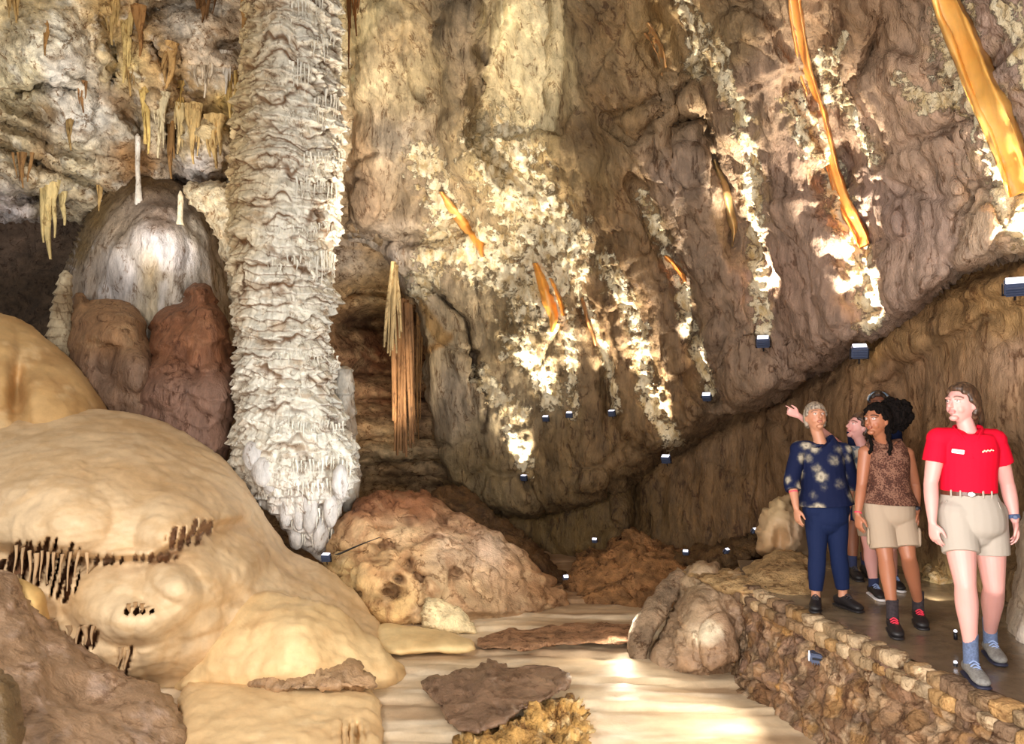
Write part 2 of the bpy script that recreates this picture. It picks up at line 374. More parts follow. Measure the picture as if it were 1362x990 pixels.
# ---- great leaning wall above the ledge
up_poly = [(455, -300), (1800, -300), (1800, 220), (1600, 262), (1500, 300), (1362, 345), (1290, 365), (1240, 397), (1200, 435), (1130, 476), (1060, 512), (1000, 545), (940, 577), (880, 612), (840, 640), (800, 662), (740, 684), (680, 688), (630, 672), (600, 645), (585, 610), (572, 560), (566, 500), (556, 440), (545, 385), (520, 350), (495, 322), (455, 318)]
up_ctrl = [(455, 0, 10.4), (455, 320, 11.7), (520, 150, 10.9), (560, 400, 12.0), (580, 560, 12.2), (600, 650, 12.1), (700, 685, 11.5), (840, 640, 10.7), (900, 600, 10.25), (1000, 545, 9.3), (1130, 475, 7.7), (1240, 400, 6.4), (1362, 345, 5.4), (1500, 300, 4.6), (1800, 200, 3.6), (700, 0, 8.8), (700, 200, 10), (700, 330, 10.8), (700, 500, 11.5), (850, 0, 8.0), (850, 300, 9.5), (850, 500, 10.6), (1000, 0, 7), (1000, 300, 8.5), (1200, 0, 5.7), (1200, 250, 6.7), (1362, 0, 4.5), (1362, 200, 5.0), (1800, -100, 2.9), (1800, -300, 2.6), (455, -300, 8.2), (700, -300, 6.8), (1000, -300, 5.2), (1362, -300, 3.5)]
# grooves: (points, width, depth m)
up_groove = [([(660, 0), (650, 60), (630, 120), (640, 190), (700, 250)], 9, .25), ([(745, 175), (742, 60), (755, -100)], 12, .3), ([(450, 312), (500, 322), (570, 318), (620, 300)], 10, .5),
 ([(560, 370), (590, 395), (620, 430), (630, 460), (634, 500)], 5, .35), ([(634, 500), (645, 520), (645, 570)], 3, .2), ([(885, 0), (915, 60), (940, 130), (955, 200), (985, 290), (1000, 330)], 16, .35), ([(1080, 60), (1105, 150), (1120, 250), (1140, 320), (1160, 400)], 18, .3),
 ([(850, 250), (880, 310), (905, 370), (925, 440), (948, 530)], 12, .35), ([(800, 340), (830, 400), (850, 470), (865, 540), (900, 600)], 18, .3), ([(775, 380), (795, 450), (815, 545)], 10, .25), ([(870, 130), (800, 160), (845, 190), (930, 90)], 6, .2), ([(950, 210), (970, 290), (978, 330)], 7, .3), ([(890, 165), (940, 155), (950, 180)], 8, .3),
 ([(1180, 0), (1160, 80), (1120, 130)], 8, .12), ([(1170, 210), (1150, 150), (1130, 90)], 8, .15), ([(1340, 130), (1270, 170), (1180, 200), (1165, 220)], 7, .12), ([(1362, 240), (1290, 250), (1285, 300)], 8, .15), ([(1000, 440), (960, 490), (940, 530)], 6, .1)]
# ribs: rounded buttresses
up_rib = [([(800, -50), (830, 120), (850, 300), (870, 480), (880, 560)], 55, .45), ([(620, 20), (600, 150), (640, 250)], 28, .45), ([(990, 60), (1040, 200), (1060, 320), (1090, 430)], 48, .3), ([(910, 230), (950, 400), (990, 500)], 40, .25), ([(1200, 120), (1230, 250), (1210, 380)], 55, .3), ([(720, 420), (760, 520), (760, 640)], 50, .2), ([(1310, 300), (1300, 340)], 30, .3), ([(1130, 0), (1140, 150), (1180, 300)], 22, .2), ([(600, 480), (620, 600)], 40, .15), ([(490, 40), (520, 160), (480, 260)], 45, .3)]
pop = [([(560, 210), (600, 290), (560, 380)], 32), ([(660, 190), (690, 260), (740, 330), (720, 400)], 62), ([(600, 330), (660, 360), (700, 380)], 38), ([(905, 0), (930, 40), (925, 90)], 20), ([(955, 60), (960, 110), (985, 150), (1000, 210), (1005, 330), (1015, 440)], 17), ([(1100, 80), (1100, 130)], 20), ([(1060, 140), (1085, 190), (1110, 240), (1140, 340), (1158, 430)], 26), ([(1122, 50), (1100, 90), (1140, 170), (1165, 215)], 12), ([(1270, 20), (1270, 90), (1320, 160), (1340, 230), (1362, 300)], 42), ([(1340, 10), (1362, 90), (1380, 120)], 26), ([(1200, 110), (1230, 140), (1270, 130)], 18),
 ([(855, 260), (880, 320), (905, 380), (915, 430), (945, 520)], 13), ([(805, 345), (830, 400), (850, 440), (855, 500), (870, 545), (900, 595)], 19), ([(770, 385), (790, 430), (808, 480), (820, 545)], 10), ([(680, 460), (710, 480), (735, 530)], 24), ([(750, 400), (760, 470), (762, 550)], 12), ([(640, 500), (660, 530), (690, 550)], 20), ([(680, 575), (700, 620)], 18), ([(640, 320), (700, 340), (740, 400)], 30)]  # crust paths; those above the ledge lamps also carry painted lamplight
def up_fn(px, py):
    r = 0*px
    wx = 7*np.sin(py/23.+px/51.)+4*np.sin(py/9.+1)
    for pts, w, a in up_groove:
        d, _, _, _ = seg_dist(px+wx*.4, py, pts); r = r+a*np.exp(-(d/w)**2)
    for pts, w, a in up_rib:
        d, _, _, _ = seg_dist(px+wx, py, pts); r = r-a*np.sqrt(np.clip(1-(d/w)**2, 0, 1))
    # the pale flat panel near the top is set back behind the buttress
    pan = inside(px, py, [(672, -200), (752, -200), (742, 100), (735, 175), (690, 182), (636, 175), (650, 100), (672, 30)])
    r = r+.30*pan
    return blur(r, 2)
def popmask(px, py):
    r = 0*px
    for pts, w in pop:
        d, _, _, _ = seg_dist(px, py, pts); r = np.maximum(r, 1-sst(.15, 1.7, d/w))
    return r
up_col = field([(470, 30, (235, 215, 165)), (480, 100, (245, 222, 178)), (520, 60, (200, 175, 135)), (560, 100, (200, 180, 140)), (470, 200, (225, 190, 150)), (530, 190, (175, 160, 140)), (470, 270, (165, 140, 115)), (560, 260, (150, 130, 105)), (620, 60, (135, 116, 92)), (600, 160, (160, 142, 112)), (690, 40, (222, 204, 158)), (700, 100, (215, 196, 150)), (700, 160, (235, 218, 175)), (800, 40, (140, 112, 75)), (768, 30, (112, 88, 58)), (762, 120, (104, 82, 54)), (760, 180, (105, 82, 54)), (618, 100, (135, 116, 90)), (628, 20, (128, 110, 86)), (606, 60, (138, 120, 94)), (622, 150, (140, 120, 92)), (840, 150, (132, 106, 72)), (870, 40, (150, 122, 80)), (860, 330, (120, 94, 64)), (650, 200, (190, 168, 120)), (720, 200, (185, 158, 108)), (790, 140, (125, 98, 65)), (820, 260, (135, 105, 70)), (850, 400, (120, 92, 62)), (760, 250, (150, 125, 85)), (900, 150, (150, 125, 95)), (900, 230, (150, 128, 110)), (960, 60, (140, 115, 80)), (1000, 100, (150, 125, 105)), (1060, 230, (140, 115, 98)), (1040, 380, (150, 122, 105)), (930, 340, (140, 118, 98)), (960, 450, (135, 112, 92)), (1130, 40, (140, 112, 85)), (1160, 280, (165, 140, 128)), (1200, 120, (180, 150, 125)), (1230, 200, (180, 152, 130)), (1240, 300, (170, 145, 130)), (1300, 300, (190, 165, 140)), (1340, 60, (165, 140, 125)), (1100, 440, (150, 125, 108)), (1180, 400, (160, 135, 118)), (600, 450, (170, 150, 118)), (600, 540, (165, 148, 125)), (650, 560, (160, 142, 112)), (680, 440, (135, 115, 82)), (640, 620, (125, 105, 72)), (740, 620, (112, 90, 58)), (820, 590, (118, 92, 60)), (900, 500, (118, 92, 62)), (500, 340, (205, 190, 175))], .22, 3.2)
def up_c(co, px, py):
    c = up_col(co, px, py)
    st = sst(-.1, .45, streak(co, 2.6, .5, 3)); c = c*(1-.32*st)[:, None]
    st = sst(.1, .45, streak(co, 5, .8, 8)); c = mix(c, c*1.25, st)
    p = popmask(px, py); n = fbm(co*np.array([1, 1, .75]), 3.6, 6, .68, 6)+.35*fbm(co, 1.3, 2, .5, 3)
    t2 = sst(.0, .3, fbm(co, 5, 4, .6, 21))*p; c = mix(c, s2l(190, 160, 110), t2*.5)
    # dark hairline cracks and orange stains
    for pts, w, cc in [([(590, 395), (620, 430), (630, 460), (633, 500)], 5, (55, 38, 22)), ([(600, 450), (560, 470)], 5, (160, 120, 70)), ([(640, 508), (648, 530), (645, 575)], 4, (55, 38, 22)), ([(690, 635), (700, 650)], 4, (60, 45, 25)), ([(558, 400), (590, 452)], 9, (160, 125, 75))]:
        d, _, _, _ = seg_dist(px+3*fbm(co, 8, 2), py, pts); c = mix(c, s2l(*cc), (1-sst(.6, 1.3, d/w))*.85)
    pn = inside(px, py, [(672, -200), (752, -200), (742, 100), (735, 175), (690, 182), (636, 175), (650, 100), (672, 30)])*1.
    c = mix(c, s2l(226, 208, 166)*(1+.3*fbm(co*np.array([1, 1, 2.]), 2.2, 4))[:, None], pn*.8)
    return c*mottled(1, co, .16, 4)
def up_disp(co, n):
    q = co*np.array([1, 1, .35])
    f1, e, i = worley(co*np.array([1, 1, .6]), 1.6, 2)
    g1, g, gi = worley((co+.25*np.stack([perlin(co*1.1), perlin(co*1.1+7), perlin(co*1.1+3)], 1))*np.array([1, 1, .7]), .95, 5)
    return .08*fbm(co, 1.3, 4)+.09*fbm(q, 3.2, 5, .6)+.03*(ridged(co, 6, 3)-.4)+.05*(i-.5)*sst(0, .25, e)+.14*(gi-.5)*sst(0, .12, g)-.05*(1-sst(0, .07, g))+.03*fbm(co*np.array([8, 8, .8]), 1, 3)
def up_disp2(co, n):
    # knobbly popcorn where the white patches grow
    a = co-np.array([0, 0, CAMZ]); dy = a[:, 1]; b_ = (a[:, 2]/dy*cp-sp)/(cp+a[:, 2]/dy*sp)
    py = CY-F*b_; px = CX+F*a[:, 0]/dy*(cp-b_*sp)
    p = popmask(px, py)
    k = fbm(co, 7, 4, .6, 4)
    return up_disp(co, n)+p*(.10*k+.03*(ridged(co, 15, 2)-.4))
def set_pop(me):
    co = co_of(me); a = co-np.array([0, 0, CAMZ]); dy = a[:, 1]; b_ = (a[:, 2]/dy*cp-sp)/(cp+a[:, 2]/dy*sp)
    py = CY-F*b_; px = CX+F*a[:, 0]/dy*(cp-b_*sp); p = np.clip(popmask(px, py), 0, 1)
    at_ = me.attributes.new('Pop', 'FLOAT', 'POINT'); at_.data.foreach_set('value', p.astype(np.float32))
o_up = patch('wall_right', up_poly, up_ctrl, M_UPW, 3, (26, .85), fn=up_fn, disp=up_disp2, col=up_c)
set_pop(o_up.data)
tag(o_up, kind='structure')

# ---- lower wall under the ledge
lo_poly = [(540, 600), (600, 600), (840, 560), (940, 500), (1060, 430), (1130, 395), (1240, 320), (1362, 280), (1800, 60), (1800, 1500), (1362, 1100), (1250, 860), (1000, 800), (540, 800)]
lo_ctrl = [(560, 700, 12.9), (600, 600, 12.9), (600, 800, 12.5), (720, 745, 12.1), (720, 640, 12.3), (850, 720, 11.1), (850, 600, 11.3), (900, 600, 10.9), (900, 800, 10.6), (1010, 700, 9.9), (1000, 545, 10.0), (1130, 460, 8.35), (1130, 700, 8.4), (1130, 395, 8.6), (1250, 700, 6.95), (1250, 500, 6.9), (1240, 330, 7.0), (1362, 345, 5.75), (1362, 280, 6.0), (1362, 700, 5.85), (1500, 280, 4.9), (1500, 800, 4.8), (1800, 60, 3.7), (1800, 1400, 3.4)]
def lo_fn(px, py):
    r = 0*px
    led = np.interp(px, [560, 700, 840, 900, 1000, 1130, 1240, 1362, 1500, 1800], [640, 685, 640, 600, 545, 476, 397, 345, 300, 220])
    r = r+.35*sst(14, -10, py-led)           # ledge set back
    for pts, w, a in [([(845, 630), (848, 700)], 9, .6), ([(880, 640), (870, 735)], 5, .15), ([(1195, 590), (1210, 520), (1180, 480)], 20, .15), ([(1335, 620), (1350, 720)], 25, .3), ([(1180, 420), (1330, 400), (1362, 390)], 8, .12)]:
        d, _, _, _ = seg_dist(px, py, pts); r = r+a*np.exp(-(d/w)**2)
    for pts, w, a in [([(1150, 480), (1200, 450), (1300, 385), (1400, 370)], 34, .3), ([(1130, 560), (1110, 700)], 60, .2), ([(1290, 480), (1280, 640)], 60, .2), ([(760, 700), (830, 710)], 50, .2)]:
        d, _, _, _ = seg_dist(px, py, pts); r = r-a*np.sqrt(np.clip(1-(d/w)**2, 0, 1))
    return blur(r, 2)
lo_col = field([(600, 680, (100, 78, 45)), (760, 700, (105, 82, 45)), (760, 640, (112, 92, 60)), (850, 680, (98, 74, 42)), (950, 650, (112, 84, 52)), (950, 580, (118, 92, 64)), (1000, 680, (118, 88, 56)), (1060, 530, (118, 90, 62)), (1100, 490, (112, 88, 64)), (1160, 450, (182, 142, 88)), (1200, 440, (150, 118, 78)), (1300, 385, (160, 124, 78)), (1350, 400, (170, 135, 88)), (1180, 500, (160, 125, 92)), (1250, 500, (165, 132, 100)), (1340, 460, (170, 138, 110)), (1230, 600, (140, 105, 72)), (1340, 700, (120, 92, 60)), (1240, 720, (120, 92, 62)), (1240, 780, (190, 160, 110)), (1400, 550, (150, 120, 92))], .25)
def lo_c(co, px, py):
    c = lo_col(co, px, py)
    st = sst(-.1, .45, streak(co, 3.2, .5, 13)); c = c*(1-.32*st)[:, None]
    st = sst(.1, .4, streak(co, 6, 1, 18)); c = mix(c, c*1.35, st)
    return c*mottled(1, co, .18, 4)
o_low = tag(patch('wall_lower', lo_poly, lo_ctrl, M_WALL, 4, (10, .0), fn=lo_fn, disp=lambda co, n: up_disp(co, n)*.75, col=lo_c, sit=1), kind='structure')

# ---- floor of the chamber with low rimstone terraces
def grid_world(x0, x1, y0, y1, st):
    X, Y = np.meshgrid(np.arange(x0, x1+st, st), np.arange(y0, y1+st, st)); H, W = X.shape
    idx = np.arange(H*W).reshape(H, W)
    q = np.stack([idx[:-1, :-1], idx[:-1, 1:], idx[1:, 1:], idx[1:, :-1]], -1).reshape(-1, 4)
    return X.ravel(), Y.ravel(), q
X, Y, q = grid_world(-9, 4.6, 1.5, 15.5, .035)
P0 = np.stack([X, Y, 0*X], 1)
ph = Y*1.5+.35*fbm(P0, .8, 3)*1.5+.12*X
fr = ph-np.floor(ph)
Z = FLOOR+.05*sst(0, .12, fr)*(1-.8*fr)+.05*fbm(P0*np.array([.6, 1.6, 1]), 1.2, 4)+.012*fbm(P0*np.array([2, 7, 1]), 1.5, 3)+.10*sst(9.2, 12, Y)
me = mesh_np('floor', np.stack([X, Y, Z], 1), q)
c = np.tile(s2l(212, 190, 158), (len(X), 1)); t = sst(-.15, .35, fbm(P0*np.array([.5, 2.2, 1]), 1.4, 4, seed=3)); c = mix(c, s2l(170, 140, 108), t*.8)
t = sst(.0, .4, fbm(P0*np.array([.6, 3, 1]), 2, 4, seed=8)); c = mix(c, s2l(236, 222, 198), t*.6)
c = mix(c, s2l(140, 100, 65), sst(8.4, 9.6, Y)*.8)
set_col(me, c*mottled(1, P0, .12, 4)); tag(link('floor', me, M_FLOW), kind='structure')

# ---- wet concrete walkway
LX = [(1.5, 2.98), (3.0, 2.80), (3.9, 2.65), (5.0, 2.42), (6.3, 2.19), (7.0, 2.12), (9.0, 2.6)]
def lx(y): return np.interp(y, [a for a, b in LX], [b for a, b in LX])
ny, nx = 260, 70
YY, SS = np.meshgrid(np.linspace(1.6, 7.9, ny), np.linspace(0, 1, nx), indexing='ij')
XX = lx(YY)*(1-SS)+SS*5.6
P0 = np.stack([XX, YY, 0*XX], -1).reshape(-1, 3)
Zp = .012*fbm(P0, 1.1, 3)+.0025*fbm(P0, 12, 2)
idx = np.arange(ny*nx).reshape(ny, nx); q = np.stack([idx[:-1, :-1], idx[:-1, 1:], idx[1:, 1:], idx[1:, :-1]], -1).reshape(-1, 4)
me = mesh_np('path', np.stack([P0[:, 0], P0[:, 1], Zp], 1), q)
t = sst(-.1, .35, fbm(P0, 1.6, 4, seed=4)); c = mix(np.tile(s2l(112, 96, 78), (len(P0), 1)), s2l(150, 132, 106), t)
set_col(me, c*mottled(1, P0, .12, 6))
M_PATH = rock_mat('wet_concrete', rough=.22, bump=.12, scale=14, fine=90, dist=.01, tint=.14, spec=.6)
tag(link('path', me, M_PATH), kind='structure')

# ---- rough stone retaining wall that carries the walkway
nv, nu = 150, 620
UU, VV = np.meshgrid(np.linspace(1.6, 7.6, nu), np.linspace(0, 1, nv))
topx = lx(UU)-.0; batter = np.interp(UU, [1.5, 4, 5.3, 6.6, 7.6], [.3, .34, .34, .22, .3])
zz = -.05+(FLOOR-.12+.05)*VV
xx = topx-batter*VV**1.1
P0 = np.stack([xx, UU, zz], -1).reshape(-1, 3)
f1, e, cid = worley((P0+.05*np.stack([fbm(P0, 5, 2), fbm(P0+4, 5, 2), fbm(P0+8, 5, 2)], 1))*np.array([1, 1, 1.15]), 6.2, 1)
f1b, eb, cidb = worley(P0, 11, 4)
hgt = .06*np.sqrt(np.clip(e*1.6, 0, 1))*(.4+1.2*cid)*sst(-.3, .3, fbm(P0, 1.6, 3, seed=7)+.1)+.02*np.clip(eb*2, 0, 1)*cidb+.12*fbm(P0, 2.2, 5)+.03*(ridged(P0, 7, 3)-.4)
fade = sst(0, .05, VV.ravel())
me = mesh_np('wall_retaining', P0-np.stack([hgt*fade*.95, 0*hgt, -.25*hgt*fade], 1), np.stack([idx2 for idx2 in [np.arange(nv*nu).reshape(nv, nu)[:-1, :-1], np.arange(nv*nu).reshape(nv, nu)[1:, :-1], np.arange(nv*nu).reshape(nv, nu)[1:, 1:], np.arange(nv*nu).reshape(nv, nu)[:-1, 1:]]], -1).reshape(-1, 4))
pal = np.array([s2l(*k) for k in [(138, 104, 72), (154, 122, 90), (122, 90, 62), (168, 128, 78), (134, 106, 86), (146, 118, 98), (178, 150, 116), (112, 84, 62)]])
c = pal[(cid*254).astype(int) % 8]*.6+pal[(cidb*254).astype(int) % 8]*.4; c = mix(c, s2l(205, 180, 148), sst(.1, .4, fbm(P0, 6, 5, .6, 4))*.6); c = mix(c, s2l(120, 86, 56), sst(.1, .4, fbm(P0, 2, 4, .6, 9))*.6)
c = mix(c, s2l(92, 70, 48), (1-sst(.0, .12, e))*.6)
set_col(me, c*mottled(1, P0, .3, 7)); o_ret = tag(link('wall_retaining', me, M_ROCK), kind='structure')

# kerb of small squared stones along the walkway's edge
bmk = []; qk = []; ck = []; nb_ = 0
rs = np.random.RandomState(5)
def rough_block(cx, cy, cz, L, W, H, rz, seed):
    n = 7
    bm = bmesh.new(); bmesh.ops.create_cube(bm, size=1)
    bmesh.ops.subdivide_edges(bm, edges=bm.edges[:], cuts=4, use_grid_fill=True)
    co = np.array([v.co[:] for v in bm.verts])*2
    r = np.linalg.norm(co, axis=1)[:, None]; m4 = ((np.abs(co)**5).sum(1)**(1/5.))[:, None]
    co = co/m4*.5*(1)
    co = co*np.array([L, W, H]); co = co+(.012*fbm(co+seed*3.3, 16, 3))[:, None]*np.sign(co)
    c, s = math.cos(rz), math.sin(rz); co = np.stack([co[:, 0]*c-co[:, 1]*s+cx, co[:, 0]*s+co[:, 1]*c+cy, co[:, 2]+cz], 1)
    f = np.array([[v.index for v in f.verts] for f in bm.faces]); bm.free(); return co, f
y = 1.7; k = 0
pk = [(180, 146, 104), (196, 166, 126), (160, 130, 96), (190, 150, 98), (146, 118, 92), (204, 178, 142)]
while y < 7.3:
    for row in (0, 1):
        L = rs.uniform(.09, .17); H = rs.uniform(.07, .1)
        yy = y+(.07 if row else 0)
        co_, f_ = rough_block(lx(yy)-.03-.03*row, yy+L/2, -.035-.08*row, rs.uniform(.12, .17), L*.94, H, rs.uniform(-.15, .15)+.1, k)
        bmk.append(co_); qk.append(f_+nb_); nb_ += len(co_); ck.append(np.tile(s2l(*pk[rs.randint(6)]), (len(co_), 1))*rs.uniform(.65, 1.0)); k += 1
    y += L
me = mesh_np('kerb_stones', np.concatenate(bmk), np.concatenate(qk)); cc = co_of(me); set_col(me, np.concatenate(ck)*mottled(1, cc, .2, 9))
link('kerb_stones', me, M_ROCK, o_ret)
# ================================================================== GREAT FLOWSTONE MOUND
A_poly = [(-220, 560), (-120, 550), (0, 543), (60, 541), (140, 545), (185, 552), (230, 566), (262, 585), (300, 612), (325, 640), (342, 668), (365, 705), (385, 735), (430, 752), (470, 785), (505, 830), (535, 870), (560, 900), (560, 930), (480, 935), (350, 935), (240, 935), (150, 930), (60, 920), (-220, 900)]
A_ctrl = [(-220, 560, 8), (0, 545, 8.1), (140, 547, 8.1), (260, 588, 8.2), (330, 650, 8.1), (380, 735, 7.9), (470, 788, 7.8), (540, 880, 7.15), (100, 640, 6.7), (230, 690, 6.6), (0, 700, 6.3), (150, 720, 6.3), (150, 800, 6.1), (300, 760, 6.6), (380, 820, 6.8), (470, 860, 6.9), (300, 850, 6.4), (150, 880, 6.0), (240, 920, 6.3), (450, 920, 6.55), (-220, 700, 6.2), (-220, 900, 5.8), (0, 850, 5.9)]
A_bumps = [(140, 660, 200, 95, .35), (60, 690, 90, 60, .15), (270, 720, 90, 90, .3), (175, 795, 95, 65, .38), (150, 850, 75, 60, .16), (185, 860, 55, 60, .12), (240, 845, 60, 80, .15), (320, 640, 50, 60, .1), (30, 620, 90, 50, .12), (410, 800, 60, 60, .12), (340, 720, 50, 80, .12), (250, 790, 60, 60, .12)]
A_holes = [(60, 748, 46, 30, .55), (30, 745, 20, 26, .3), (88, 775, 22, 26, .45), (112, 852, 22, 18, .4), (240, 716, 26, 15, .22), (205, 742, 30, 7, .2), (182, 814, 22, 6, .4), (265, 702, 20, 12, .2), (170, 880, 12, 20, .25), (135, 745, 40, 8, .2), (25, 760, 40, 16, .35)]
def teeth(px, seed=0, f=1.0):
    x = px*f; return np.clip(.5+.55*np.sin(x/1.75+seed)+.38*np.sin(x/2.9+seed*2+1)+.25*np.sin(x/6.7), 0, 1)
def hole_mask(px, py):
    r = 0*px
    for cx, cy, rx, ry, a in A_holes:
        skew = (py-cy)*.25
        q = ((px+skew-cx)/rx)**2+((py-cy)/ry)**2
        r = np.maximum(r, sst(0, .35, teeth(px+py*.22, cy)*1.25-q*.95)*a)
    return r
def A_fn(px, py):
    r = 0*px
    for cx, cy, rx, ry, a in A_bumps:
        q = ((px-cx)/rx)**2+((py-cy)/ry)**2; r = r-a*np.clip(1-q, 0, 1)**.8
    # step where the upper lobe overhangs the lower one
    lip = np.interp(px, [-220, 0, 60, 130, 200, 240, 290, 330, 380], [735, 728, 735, 742, 742, 722, 698, 690, 640])
    s = (py-lip); r = r+.28*sst(-6, 5, s)*np.exp(-np.clip(s, 0, 999)/55)*(1-sst(300, 390, px))
    r = blur(r, 3)
    return r+hole_mask(px, py)*.5
def A_col(co, px, py):
    c = np.tile(s2l(214, 184, 144), (len(co), 1))
    c = mix(c, s2l(224, 200, 162), sst(600, 850, py)*.8)
    t = sst(-.1, .5, fbm(co, 1.1, 4, seed=2)); c = mix(c, s2l(198, 158, 108), t*.55)
    t = sst(.1, .45, ridged(co*np.array([1, 1, 2.2]), 2.1, 4, 5)-.35); c = mix(c, s2l(188, 150, 102), t*.4)
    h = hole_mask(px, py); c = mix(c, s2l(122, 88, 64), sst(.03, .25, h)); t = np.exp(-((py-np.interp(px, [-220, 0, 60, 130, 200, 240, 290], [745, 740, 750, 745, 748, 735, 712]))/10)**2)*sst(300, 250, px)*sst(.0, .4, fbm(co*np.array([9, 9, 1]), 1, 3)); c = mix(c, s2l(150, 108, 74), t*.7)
    t = sst(380, 500, px)*sst(700, 800, py); c = mix(c, s2l(196, 160, 112), t*.35)
    return c*mottled(1, co, .05, 3)
def flow_disp(co, n):
    q = co*np.array([1, 1, 1.7])+.25*np.stack([perlin(co*1.3), perlin(co*1.3+9), perlin(co*1.3+5)], 1)
    return .03*fbm(q, 2.2, 4)+.012*(ridged(q, 3.5, 3)-.4)+.006*fbm(co*np.array([7, 7, 1.5]), 1.5, 2)
o = patch('flowstone_mound', A_poly, A_ctrl, M_FLOW, 2, (60, .55), fn=A_fn, disp=flow_disp, col=A_col, rough=.3, back=1.2)
tag(o, 'huge smooth tan flowstone mound with small dripstone fringes filling the lower left', 'flowstone')
# dripstone teeth standing in the openings
def cone_mesh(parts, top, bot, r0, r1, n=9, k=14, seed=0, bulge=0.0):
    """append a wobbly tapered drip between two points"""
    t = np.linspace(0, 1, k); th = np.linspace(0, 2*np.pi, n, endpoint=False)
    T, TH = np.meshgrid(t, th, indexing='ij')
    top = np.array(top); bot = np.array(bot)
    R = r0+(r1-r0)*T**.8+bulge*np.sin(T*9+seed)*.5*r0*(1-T)
    P = top+(bot-top)*T[..., None]
    wob = .35*r0*np.sin(T*5+seed*1.7)
    R = R*(1+.16*np.sin(TH*4+seed+T*3)+.12*np.sin(TH*7+seed*2))
    P = P+np.stack([R*np.cos(TH)+wob, R*np.sin(TH), 0*R], -1)
    b = sum(len(p[0]) for p in parts); idx = np.arange(k*n).reshape(k, n)+b
    q = np.stack([idx[:-1], np.roll(idx[:-1], -1, 1), np.roll(idx[1:], -1, 1), idx[1:]], -1).reshape(-1, 4)
    parts.append((P.reshape(-1, 3), q))
def build_parts(name, parts, m, parent=None, colfn=None):
    me = mesh_np(name, np.concatenate([p[0] for p in parts]), np.concatenate([p[1] for p in parts]))
    if colfn is not None: set_col(me, colfn(co_of(me)))
    return link(name, me, m, parent)
def build_each(name, parts, m, parent, colfn, cap=100):
    for i, (co, q) in enumerate(parts[:cap]):
        build_parts(name, [(co, q-q.min())], m, parent, colfn)
    if len(parts) > cap:
        b = 0; ps = []
        for co, q in parts[cap:]: ps.append((co, q-q.min()+b)); b += len(co)
        build_parts(name, ps, m, parent, colfn)['kind'] = 'stuff'
pt = []; rs = np.random.RandomState(2)
for x0, x1, yt, yb, D in [(22, 118, 732, 782, 5.9), (92, 130, 838, 866, 5.62), (172, 198, 808, 820, 5.55), (162, 182, 868, 900, 5.6)]:
    x = x0
    while x < x1:
        L = (yb-yt)*rs.uniform(.45, 1.0)
        yy = yt+rs.uniform(-3, 3)
        if x0 == 208: yy = 738-(x-208)*.62+rs.uniform(-2, 2)-L*.5
        if x0 == 22: yy += 8*math.sin((x-22)/96*3.14)
        cone_mesh(pt, at(x, yy-4, D+.12), at(x-rs.uniform(0, 6), yy+L, D+.22), rs.uniform(.010, .022), .004, seed=x)
        x += rs.uniform(7, 13)
tagc = lambda cc: (lambda co: np.tile(s2l(*cc), (len(co), 1))*mottled(1, co, .15, 6))
build_each('drip_tooth', pt, M_FLOW, o, tagc((214, 184, 145)))

def mound_col(c0, c1, c2=None, s=1.6, sz=1.6, amt=.7, seed=0, mot=.1):
    def f(co, px, py):
        c = np.tile(s2l(*c0), (len(co), 1))
        t = sst(-.15, .4, fbm(co*np.array([1, 1, sz]), s, 5, .55, seed)); c = mix(c, s2l(*c1), t*amt)
        if c2 is not None:
            t = sst(.05, .4, fbm(co*np.array([1, 1, sz]), s*2, 5, .6, seed+5)); c = mix(c, s2l(*c2), t*amt)
        return c*mottled(1, co, mot, s*3, seed)
    return f
def craggy(a=.08, s=2.5, b=.03, w=0.0, ws=2.0):
    def f(co, n):
        g1, ge, gi = worley((co+.2*np.stack([perlin(co*2), perlin(co*2+7), perlin(co*2+3)], 1)), s*.9, 9)
        r = a*.7*fbm(co, s, 5, .55)+a*1.3*(gi-.5)*sst(0, .22, ge)-a*.5*(1-sst(0, .08, ge))+b*.5*(ridged(co, s*2.2, 4)-.4)-b*1.2*sst(.12, .34, fbm(co, s*2.6, 4, .6, 31))
        if w:
            f1, e, i = worley(co*np.array([1, 1, 1.3]), ws, 3); r = r+w*(i-.5)*sst(0, .2, e)-w*.5*(1-sst(0, .1, e))
        return r
    return f
# upper left shoulder of flowstone
o = patch('flowstone_shoulder', [(-220, 400), (-60, 405), (0, 415), (30, 426), (62, 450), (95, 478), (122, 515), (145, 545), (155, 600), (60, 610), (-220, 620)], [(-220, 400, 9), (0, 415, 8.9), (90, 478, 8.9), (150, 560, 8.7), (0, 500, 8.2), (60, 520, 8.3), (-220, 600, 7.8)], M_FLOW, 3, (50, .5), fn=lambda px, py: blur(.35*np.exp(-(((px-(22+(545-py)*.0))/9)**2+((py-520)/36)**2))-.2*np.sqrt(np.clip(1-((px-85)/50)**2-((py-540)/70)**2, 0, 1))-.15*np.sqrt(np.clip(1-((px+10)/35)**2-((py-480)/70)**2, 0, 1)), 2), disp=flow_disp, col=mound_col((205, 166, 112), (178, 136, 86), (222, 190, 142)), back=.9, rough=.3)
tag(o, 'smaller tan flowstone shoulder with a brown fold behind the great mound', 'flowstone')
